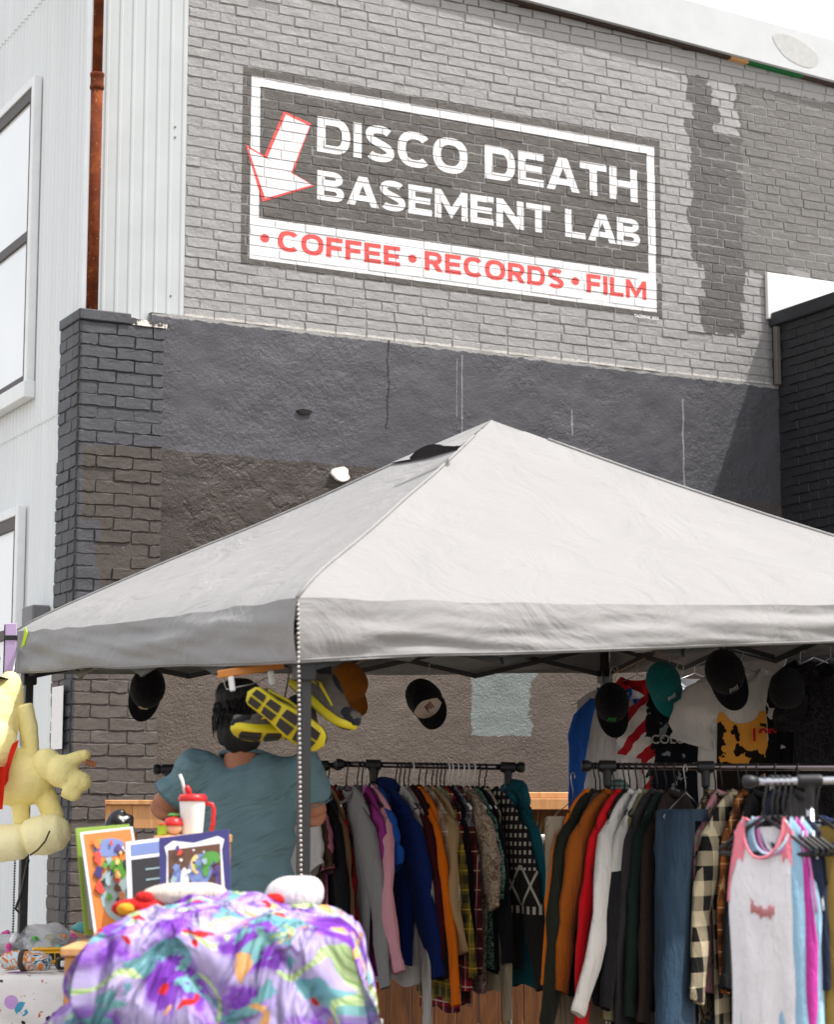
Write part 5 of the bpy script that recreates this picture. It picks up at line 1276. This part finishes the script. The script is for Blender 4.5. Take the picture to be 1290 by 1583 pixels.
MB().bbox(.001, .40, .003, .03, zt_-.135, zt_-.013, .003).build('rail', M_pine_h, bn); MB().bbox(-.06, .02, .02, .10, 0, zt_-.156, .003).build('post', M_pine, bn); MB().bbox(.30, .38, .031, .11, 0, zt_-.02, .003).build('post', M_pine, bn)

# ------------------------------------------------------------------ table with a printed white cloth
tb = thing('folding_table', 'folding table under a white printed cloth by the metal wall', 'table', (-1.72, 8.5, 0))
MB().bbox(-.55, .42, -.72, .75, .705, .735, .004).build('top', plain('table_white', 'c9c9c6', .5), tb)
for sx in (-.48, .36):
    for sy in (-.64, .66): MB().tube([(sx, sy, 0), (sx, sy, .705)], .014, 8).build('leg', M_blackmetal, tb, True)
m = NT('printed_cloth', .9, .1); co = m.coords(); n1 = m.noise(co, 11, 3, .6, .8)
v = m.vor(co, 9, 'Distance'); cl = m.vor(co, 9, 'Color')
c = m.mix(m.both(m.lt(v, .27), m.gt(n1, .46)), 'd8d4d2', m.mix(.35, cl, '5a4034')); c = m.mix(m.gt(m.noise(co, 26, 3), .66), c, 'c4632e'); c = m.mix(m.gt(m.noise(m.vec('ADD', co, (3,1,7)), 22, 3), .67), c, '2b2627'); m.color(c); m.bump(m.noise(co, 10, 3), .4, .02)
M_cloth = m.m
def drape(x0, x1, y0, y1, zt, hang, nf=9, amp=.018, seed=0, lump=0.0, flare=.05, mound=0.0, crease=0.0, sides=(1, 1, 1, 0)):
    """cloth over a box: flat on top, folds down the front (and sides)"""
    wx, wy = x1-x0, y1-y0
    hx0, hx1 = (hang if sides[0] else 0), (hang if sides[1] else 0); hy0 = hang if sides[2] else 0
    TX, TY = wx+hx0+hx1, wy+hy0
    def f(u, v):
        a = u*TX - hx0; b = v*TY - hy0
        ox = -a if a < 0 else (a-wx if a > wx else 0); oy = -b if b < 0 else 0
        sx = -1 if a < 0 else 1
        x = min(max(a, 0), wx) + x0; y = max(b, 0) + y0
        d = max(ox, oy); 
        if ox > 0 and oy > 0: d = (ox**3+oy**3)**(1/3)
        w_ = (a+b)*nf + .35*mnoise.noise(Vector((a*4, b*4, seed))); fo = amp*min(1, d*6)*(1.6*abs(math.sin(w_*math.pi + seed))**.75 - .8 + .5*mnoise.noise(Vector((a*9, b*9, seed+3))))
        r = .02*(1-math.exp(-d*40)) + flare*d
        if ox > 0: x += sx*(r*(1 if oy == 0 else .8) + fo)
        if oy > 0: y -= r*(1 if ox == 0 else .8) + fo
        if ox > 0 and oy > 0: x += sx*.35*min(ox, oy); y -= .35*min(ox, oy)
        z = zt + mound*(1-((x-(x0+x1)/2)/(wx/2))**2)*(1 if y > y0+.14 else .35+.65*max(0,y-y0)/.14) - max(0, d-.01) + lump*mnoise.noise(Vector((x*4.5+y*2, y*5, seed)))*(1 if d == 0 else .3) - crease*abs(mnoise.noise(Vector((x*6+y*4, y*7-x*3, seed+8)))) + .004*mnoise.noise(Vector((x*18, y*18, seed)))
        return Vector((x, y, z))
    return f
tc = MB().grid(drape(-2.30, -1.26, 7.76, 9.30, .745, .34, 4, .016, 1.3), 90, 90).build('tablecloth', M_cloth, None, True); tag(tc, 'white tablecloth with dark and orange print on the table by the metal wall', 'tablecloth')
# things on that table
def on(px, py, Y): p = at(px, py, Y); p.z = .752; return p
bus = thing('toy_bus', 'yellow toy bus with dark windows lying on the printed tablecloth', 'toy bus', on(72, 1475, 8.05), (0,0,R(12)))
bbo = MB().bbox(-.075, .075, -.03, .03, .012, .062, .008).build('body', plain('toy_yellow', 'd9a51c', .35), bus); MB().bbox(-.055, .07, -.026, .026, .062, .075, .006).build('roof', plain('toy_yellow2', 'd9a51c', .35), bus)
for k in range(5): MB().bbox(-.068+.025*k, -.047+.025*k, -.0315, -.0295, .03, .055, .0004).build('window', M_black, bbo)
MB().bbox(.058, .0725, -.0316, -.0296, .022, .055, .0004).build('decal', plain('decal_blue', '4a86b0', .4), bbo)
for sx in (-.045, .045):
    for sy in (-.028, .028): MB().lathe([(.014, -.006), (.014, .006)], 14, Matrix.Translation((sx, sy, .014)) @ Matrix.Rotation(R(90), 4, 'X')).build('wheel', M_black, bus)
bd = thing('cloth_bundle', 'rolled printed cloth bundle with dark band at the table edge', 'bundle', on(38, 1500, 7.86), (0,0,R(-12)))
mb = MB(); mb.tube([(-.09,0,.035), (-.03,0,.04), (.05,0,.038), (.1,0,.032)], [.03,.036,.037,.028], 14); skin('roll', remesh(mb, .008, 4, lambda c: .006*mnoise.noise(c*30)), fabric('b9c3c8', 'print', 'c4762c', '3f4f63', .6), bd)
MB().tube([(-.012,0,.039), (.006,0,.04)], .041, 16).build('band', plain('band', '3a3432', .8), bd, True)
cr_ = thing('toy_camera', 'small black and white toy on the printed tablecloth beside the bus', 'toy', on(104, 1484, 7.95), (0,0,R(20)))
MB().bbox(-.04, .04, -.025, .025, 0, .045, .006).build('body', M_black, cr_); MB().bbox(-.03, -.005, -.03, .0, .012, .035, .004).build('panel', M_white, cr_); MB().lathe([(.014, 0), (.014, .02), (.010, .022)], 14, Matrix.Translation((.018, -.025, .022)) @ Matrix.Rotation(R(90), 4, 'X')).build('knob', M_white, cr_, True)
m = NT('clear_bag', .18, .5); co = m.coords(); m.color('e4e6e8'); m.p.inputs['Transmission Weight'].default_value = .75; m.bump(m.noise(co, 30, 4), .9, .02); M_bag = m.m
bg_ = thing('toy_bag', 'clear plastic bag full of small bright toys on the printed tablecloth', 'bag', on(50, 1448, 8.75))
mb = MB(); mb.ell((0,0,.04), (.22, .14, .055)); mb.ell((.04,.02,.07), (.12,.10,.055)); mb.ell((-.1,.0,.04), (.1,.12,.05))
skin('film', remesh(mb, .012, 2, lambda c: .014*mnoise.noise(c*20)), M_bag, bg_)
r = random.Random(2)
for k, hx_ in enumerate(('d8402f','e0c02a','4fae48','d0468f','4a86c8','e88a2a','efefef','c03a8a','70b858')):
    MB().bbox(-.018, .018, -.014, .014, -.012, .012, .006, Matrix.Translation((r.uniform(-.17,.17), r.uniform(-.12,.0), .05+r.uniform(-.01,.045))) @ Euler((r.uniform(0,3), r.uniform(0,3), 0)).to_matrix().to_4x4()).build('small_toy', plain('toy_col', hx_, .35), bg_)
for lab, hx_, px, py, Y, sh_ in (('pink', 'd0468f', 14, 1444, 8.6, 0), ('orange', 'd9772a', 28, 1462, 8.3, 1), ('turquoise', '3f9a98', 92, 1452, 8.5, 0), ('white', 'd9d9d6', 8, 1470, 8.1, 1), ('dark blue', '2a3f7a', 86, 1466, 8.25, 1), ('lime', '9ab82a', 60, 1452, 8.4, 0)):
    t = thing('small_figure', f'tiny {lab} plastic figure standing on the printed tablecloth', 'toy', on(px, py, Y), (0,0,px*.3))
    c_ = plain('figure_paint', hx_, .4)
    if sh_: MB().bbox(-.022,.022,-.014,.014,0,.022,.005).build('body', c_, t); MB().ell((0,0,.034), .014).build('head', M_white, t, True)
    else: MB().lathe([(.018,0),(.020,.004),(.010,.03),(.008,.036)], 12).build('body', c_, t, True); MB().ell((0,0,.044), .013).build('head', c_, t, True)
dl = thing('doll', 'small doll in pale blue with turquoise hat lying on the table', 'doll', on(113, 1440, 8.85), (0,0,R(10)))
mb = MB(); mb.ell((.02,0,.075), (.04,.034,.03)); skin('head', remesh(mb, .006, 3), plain('doll_face', 'd9a58c', .6), dl)
MB().lathe([(.042, 0), (.044, .006), (.034, .016), (.022, .034), (.004, .04)], 18, Matrix.Translation((.03,0,.088)) @ Matrix.Rotation(R(15), 4, 'Y')).build('hat', plain('doll_hat', '5aa5a3', .7), dl, True)
mb = MB(); mb.tube([(-.06,0,.025), (-.01,0,.035), (.05,0,.03)], [.022,.032,.026], 12); skin('dress', remesh(mb, .007, 3), plain('doll_dress', '7fb3c0', .8), dl)
for s in (-1, 1): MB().ell((-.075, s*.018, .02), (.022,.014,.018)).build('boot', plain('doll_boot', '4a2a1c', .6), dl, True)

# ------------------------------------------------------------------ display in front: blanket over boxes, tin signs, crate, cup
t2 = thing('display_table', 'folding table hidden under the bright purple blanket display', 'table', (-.46, 5.35, 0))
MB().bbox(-.42, .36, -.82, .95, .705, .735, .004).build('top', plain('table_grey', '9a9a98', .5), t2)
for sx in (-.36, .30):
    for sy in (-.74, .86): MB().tube([(sx, sy, 0), (sx, sy, .705)], .014, 8).build('leg', M_blackmetal, t2, True)
bx = MB().bbox(-.70, -.13, 4.62, 5.12, .737, 1.06, .006).build('cardboard_box', mottled('cardboard', '8f6f4c', .1, 20, .85), None); tag(bx, 'cardboard box under the bright purple blanket on the display table', 'box')
m = NT('fleece_print', .95, .08); uv = m.coords(None, 'UV'); co = m.vec('MULTIPLY', uv, (2.3, 2.0, 1))
w1 = m.node('VectorMath', {0: co, 1: m.vec('MULTIPLY', m.noise(co, 5, 4, .6, 0, True), (.16, .16, 0))}, operation='ADD').outputs[0]
n1 = m.noise(co, 4.2, 3, .5, .4); jag = m.noise(co, 34, 3, .6)
f1 = m.mth('ADD', n1, m.mth('MULTIPLY', m.mth('SUBTRACT', jag, .5), .10))
c = m.ramp(f1, [(.30, '6a2f9a'), (.43, '7d48b0'), (.47, '9a78c4'), (.50, '9a86c0'), (.56, 'aea2cc')])
n2 = m.mth('ADD', m.noise(m.vec('ADD', co, (7, 3, 0)), 4.6, 3, .5, .6), m.mth('MULTIPLY', m.mth('SUBTRACT', jag, .5), .10))
c = m.mix(m.gt(n2, .575), c, m.mix(m.noise(co, 9, 3), '4d8ab0', '86b3a2'))
n3 = m.noise(m.vec('ADD', co, (17, 9, 0)), 5.5, 3, .5, .5); c = m.mix(m.gt(n3, .63), c, m.mix(m.noise(co, 22, 3), 'd1832f', 'd9b98a'))
wv = m.mth('ABSOLUTE', m.mth('SUBTRACT', m.noise(m.vec('ADD', co, (31, 5, 0)), 3.4, 1, .3, .3), .5)); seg = m.gt(m.mth('SINE', m.mth('MULTIPLY', m.mth('ADD', m.xyz(co)[0], m.xyz(co)[1]), 150.0)), -.55)
c = m.mix(m.both(m.lt(wv, .020), m.gt(n1, .47)), c, m.mix(seg, '8fb072', 'bcd09a'))
n4 = m.noise(m.vec('ADD', co, (3, 29, 0)), 7, 2, .5, .4); c = m.mix(m.gt(n4, .68), c, 'c4302f')
m.color(c); m.bump(m.mth('ABSOLUTE', m.mth('SUBTRACT', m.noise(m.vec('MULTIPLY', uv, (5, 2.2, 1)), 2.0, 3, .5, .8), .5)), 1.0, .20); m.bump(m.noise(co, 160, 3), .5, .004); M_fleece = m.m
bl = MB().grid(drape(-.69, -.15, 4.50, 5.12, 1.085, .40, 4.2, .034, 2.1, .05, .05, mound=.05, crease=.06, sides=(1,1,1,0)), 190, 170, True).build('blanket', M_fleece, None, True)
tag(bl, 'fleece blanket in purple, white, blue and lime draped over the front display', 'blanket')
def pillow(name, label, pos, r, mat, spots, rot=0):
    t = thing(name, label, 'soft toy', pos, (0,0,rot)); mb = MB(); mb.ell((0,0,r[2]*.8), r); mb.ell((r[0]*.4,0,r[2]*1.0), (r[0]*.6, r[1]*.8, r[2]*.8))
    skin('cushion', remesh(mb, .008, 5), mat, t)
    for (x, z, s, mm) in spots: MB().ell((x, -r[1]*.80, z), (s, .02, s*.7)).build('patch', mm, t, True)
    return t
M_soft = fabric('d6cfd2'); M_red = fabric('b52322')
p = at(455, 1392, 5.14); p.z = 1.10; pillow('cushion_toy', 'white cushion toy with red stripe behind the blanket', p, (.075, .05, .05), M_soft, [(-.055, .03, .026, M_red)], .2)
p = at(285, 1400, 5.14); p.z = 1.115; pillow('cushion_toy', 'long cream cushion toy with a red patch lying on the blanket', p, (.11, .05, .032), fabric('cbbfb2'), [(-.09, .02, .024, M_red)], -.1)
p = at(214, 1420, 5.12); p.z = 1.09; pillow('cushion_toy', 'red and yellow cushion toy lying on the blanket before the tin sign', p, (.07, .04, .026), M_red, [(-.03, .02, .022, fabric('d9962a'))], .1)
cra = thing('wooden_crate', 'slatted wooden crate on the display table behind the tin signs', 'crate', (at(300, 1300, 6.17).x, 6.17, .737))
CH2 = at(300, 1291, 6.10).z - .737
for k in range(6):
    zz = .004 + (CH2-.03)*k/6
    for y in (-.14, .14): MB().bbox(-.085, .085, y-.006, y+.006, zz, zz+(CH2-.03)/6-.012, .002).build('slat', M_pine_h, cra)
for sx in (-.085, .085):
    for y in (-.125, .125): MB().bbox(sx-.012, sx+.012, y-.0085, y+.0085, .0, CH2-.025, .002).build('post', M_pine, cra)
MB().bbox(-.10, .10, -.155, .155, CH2-.024, CH2, .003).build('lid', M_pine_h, cra)
ds = thing('display_box', 'low wooden box under the leaning tin signs on the display table', 'box', (at(245, 1450, 5.82).x, 5.82, .737))
MB().bbox(-.23, .215, -.17, .17, .0, .222, .004).build('box', M_pine, ds); MB().bbox(-.24, .225, -.18, .18, .2225, .246, .004).build('lid', M_pine_h, ds)
def tin(label, pts, thick, frame, edge, art):
    """flat sign whose corners (lower left, lower right, upper right, upper left) are given in space"""
    a, b, c_, d = pts; X = (b-a).normalized(); Z = (d-a); Z = (Z - X*Z.dot(X)).normalized(); Yv = Z.cross(X); w = (b-a).length; h = (d-a).length
    t = thing('tin_sign', label, 'sign', group='flat tin signs leaning together'); t.matrix_world = Matrix.Translation(a) @ Matrix((X, Yv, Z)).transposed().to_4x4()
    MB().bbox(0, w, -thick/2, thick/2, 0, h, .001).build('plate', frame, t)
    art(t, w, h, -thick/2); return t
def flat(t, name, poly, y, mat): return MB().prism(poly, y-.0012, y+.0002).build(name, mat, t)
def oval(cx, cz, rx, rz, n=20): return [(cx+rx*math.cos(2*math.pi*k/n), cz+rz*math.sin(2*math.pi*k/n)) for k in range(n)]
PM = {k: plain('print_'+k, v, .35) for k, v in dict(navy='37336a', white='dad8dc', brown='5d3f2e', sky='6f7fb0', moon='d9b877', green='4f8a3c', red='c4453a', lime='7f9a3c', orange='c4783c', slate='8fa6ab', black='2a2829', violet='4f3f78').items()}
def busy(t, w, h, y, seed, n=16, mx=.10):
    r = random.Random(seed); ks = list(PM)
    for k in range(n):
        sz = r.uniform(mx*.3, mx); flat(t, 'printed_shape', blob(w*r.uniform(.18,.82), h*r.uniform(.1,.9), w*sz*1.2, h*sz, seed*31+k, 12, .5), y - .0045 - .0002*k, PM[ks[r.randrange(len(ks))]])
def art_main(t, w, h, y):
    flat(t, 'border', [(w*.09,h*.02),(w*.91,h*.02),(w*.93,h*.12),(w*.89,h*.8),(w*.93,h*.9),(w*.84,h*.94),(w*.5,h*.90),(w*.2,h*.95),(w*.08,h*.9),(w*.11,h*.8),(w*.07,h*.12)], y, PM['white'])
    flat(t, 'scene', rc(w*.13,w*.87,h*.06,h*.86), y-.0014, PM['brown'])
    flat(t, 'night_sky', oval(w*.58,h*.62,w*.17,h*.16), y-.0028, PM['sky']); flat(t, 'night_sky', oval(w*.26,h*.45,w*.11,h*.22), y-.0028, PM['sky'])
    flat(t, 'moon', [(w*.55+w*.10*math.cos(a), h*.68+h*.10*math.sin(a)) for a in [R(100+20*k) for k in range(9)]] + [(w*.58+w*.08*math.cos(a), h*.67+h*.075*math.sin(a)) for a in [R(260-20*k) for k in range(9)]], y-.0042, PM['moon'])
    flat(t, 'palm_leaf', oval(w*.74,h*.72,w*.13,h*.07), y-.0042, PM['green']); flat(t, 'palm_leaf', oval(w*.66,h*.64,w*.05,h*.10), y-.0056, PM['green'])
    flat(t, 'palm_trunk', rc(w*.79,w*.85,h*.12,h*.64), y-.0042, PM['violet']); flat(t, 'red_shape', oval(w*.68,h*.26,w*.10,h*.18), y-.007, PM['red']); flat(t, 'orange_shape', oval(w*.42,h*.30,w*.18,h*.10), y-.0056, PM['orange']); flat(t, 'pale_shape', oval(w*.36,h*.50,w*.06,h*.16), y-.0056, PM['white']); flat(t, 'lime_shape', oval(w*.38,h*.42,w*.14,h*.03), y-.0075, PM['green'])
art_main_ = art_main
def art_main(t, w, h, y): art_main_(t, w, h, y); busy(t, w, h, y-.004, 9, 26, .035)
tin('tin sign with purple border, night scene and palm tree, leaning by the red lidded cup', [at(249,1451,5.70), at(360,1437,5.68), at(343,1286,5.79), at(231,1298,5.81)], .004, PM['navy'], None, art_main)
def art_dark(t, w, h, y):
    flat(t, 'panel', rc(w*.08,w*.92,h*.04,h*.80), y, PM['black']); flat(t, 'header', rc(w*.08,w*.92,h*.84,h*.96), y, PM['sky'])
    for k in range(6): flat(t, 'line', rc(w*.3,w*.62,h*(.12+.11*k),h*(.135+.11*k)), y-.0014, PM['slate'])
    flat(t, 'pale_shape', oval(w*.80,h*.42,w*.10,h*.16), y-.0014, PM['white'])
tin('tin sign with dark blackboard panel tucked behind the purple bordered sign', [at(200,1449,5.80), at(301,1436,5.80), at(290,1292,5.90), at(192,1302,5.92)], .004, PM['white'], None, art_dark)
def art_a(t, w, h, y):
    flat(t, 'inner', rc(w*.08,w*.92,h*.05,h*.95), y, PM['slate']); flat(t, 'orange_shape', oval(w*.35,h*.55,w*.2,h*.22), y-.0014, PM['orange']); flat(t, 'violet_shape', oval(w*.5,h*.86,w*.3,h*.07), y-.0014, PM['violet']); flat(t, 'pale_shape', oval(w*.6,h*.3,w*.2,h*.2), y-.0014, PM['white'])
art_a_ = art_a
tin('narrow tin sign with lime green edge leaning outermost in the row', [at(131,1446,5.93), at(215,1436,6.05), at(250,1290,6.13), at(172,1289,6.02)], .004, PM['lime'], None, art_a)
def art_b(t, w, h, y):
    flat(t, 'inner', rc(w*.05,w*.95,h*.02,h*.98), y, PM['orange']); flat(t, 'sky_shape', oval(w*.5,h*.82,w*.3,h*.09), y-.0014, PM['sky']); flat(t, 'slate_shape', oval(w*.5,h*.36,w*.3,h*.26), y-.0014, PM['slate']); flat(t, 'green_shape', oval(w*.62,h*.6,w*.14,h*.1), y-.0028, PM['green'])
art_b_ = art_b
def art_b(t, w, h, y): art_b_(t, w, h, y); busy(t, w, h, y, 3, 34, .065)
tin('tin sign with white edge and orange picture leaning beside the lime edged one', [at(146,1446,5.88), at(228,1434,5.97), at(256,1292,6.05), at(185,1294,5.97)], .004, PM['white'], None, art_b)
cupp = at(297, 1290, 6.10); cupp.z = .737 + CH2
cup = thing('travel_mug', 'white plastic travel mug with red lid, handle and straw', 'mug', cupp)
MB().lathe([(.030, 0), (.031, .003), (.038, .098), (.038, .100)], 24).build('body', M_white, cup, True)
M_redp = plain('red_plastic', 'c01f22', .35)
lid = MB().lathe([(.041, .098), (.042, .101), (.042, .110), (.036, .118), (.010, .119)], 24).build('lid', M_redp, cup, True)
MB().tube([(.035,0,.092), (.058,0,.088), (.062,0,.075), (.060,0,.03), (.055,0,.012)], .0065, 8).build('handle', M_redp, cup, True)
MB().tube([(-.022,0,.117), (-.030,0,.155), (-.038,0,.175)], .0045, 8).build('straw', M_white, lid, True)
MB().ell((-.012, -.005, .130), (.008,.006,.016), M=Matrix.Rotation(R(-25), 4, 'Y')).build('spout_flap', M_redp, lid, True)
fg = thing('toy_figure', 'little round headed toy with red cap beside the travel mug', 'toy', at(268, 1290, 6.08)); fg.location.z = .737 + CH2
MB().ell((0,0,.022), (.026,.024,.022)).build('head', plain('toy_face', 'd0a98c', .5), fg, True); MB().lathe([(.028, .028), (.029, .034), (.022, .048), (.004, .055)], 18).build('cap', M_redp, fg, True); MB().ell((-.03,-.01,.032), (.018,.014,.003)).build('peak', M_redp, fg, True)
MB().ell((.0,0,.058), (.018,.010,.006)).build('leaf', PM['green'], fg, True)
tg = MB().bbox(-.014,.014,-.01,.01,0,.034,.003).build('toy_block', plain('lime_plastic', '9ab82a', .4), None); tg.location = at(251, 1290, 6.07); tg.location.z = .737+CH2; tag(tg, 'tiny lime green toy block beside the red capped figure', 'toy')
kb = thing('black_bag', 'crumpled black plastic bag on the end of the timber bench', 'bag', at(175, 1345, 6.6)); 
mb = MB(); mb.ell((0,0,.10), (.05,.05,.06)); mb.ell((.02,0,.14), (.045,.04,.05)); mb.tube([(0,0,.10), (.0,0,.0)], [.04,.035], 12)
skin('bag', remesh(mb, .007, 2, lambda c: .012*mnoise.noise(c*32)), plain('black_film', '0e0e0f', .3), kb)
MB().bbox(-.03,.03,-.055,-.045,-.03,.04,.004).build('gold_label', plain('gold_foil', '8f7440', .35, .5, .7), kb)
kb['label'] = 'crumpled black bag with gold label hung behind the tin signs'
MB().tube([(0,0,-.03), (0,.0,-.3), (0,0,-.6)], .008, 8).build('stand', M_blackmetal, kb, True)
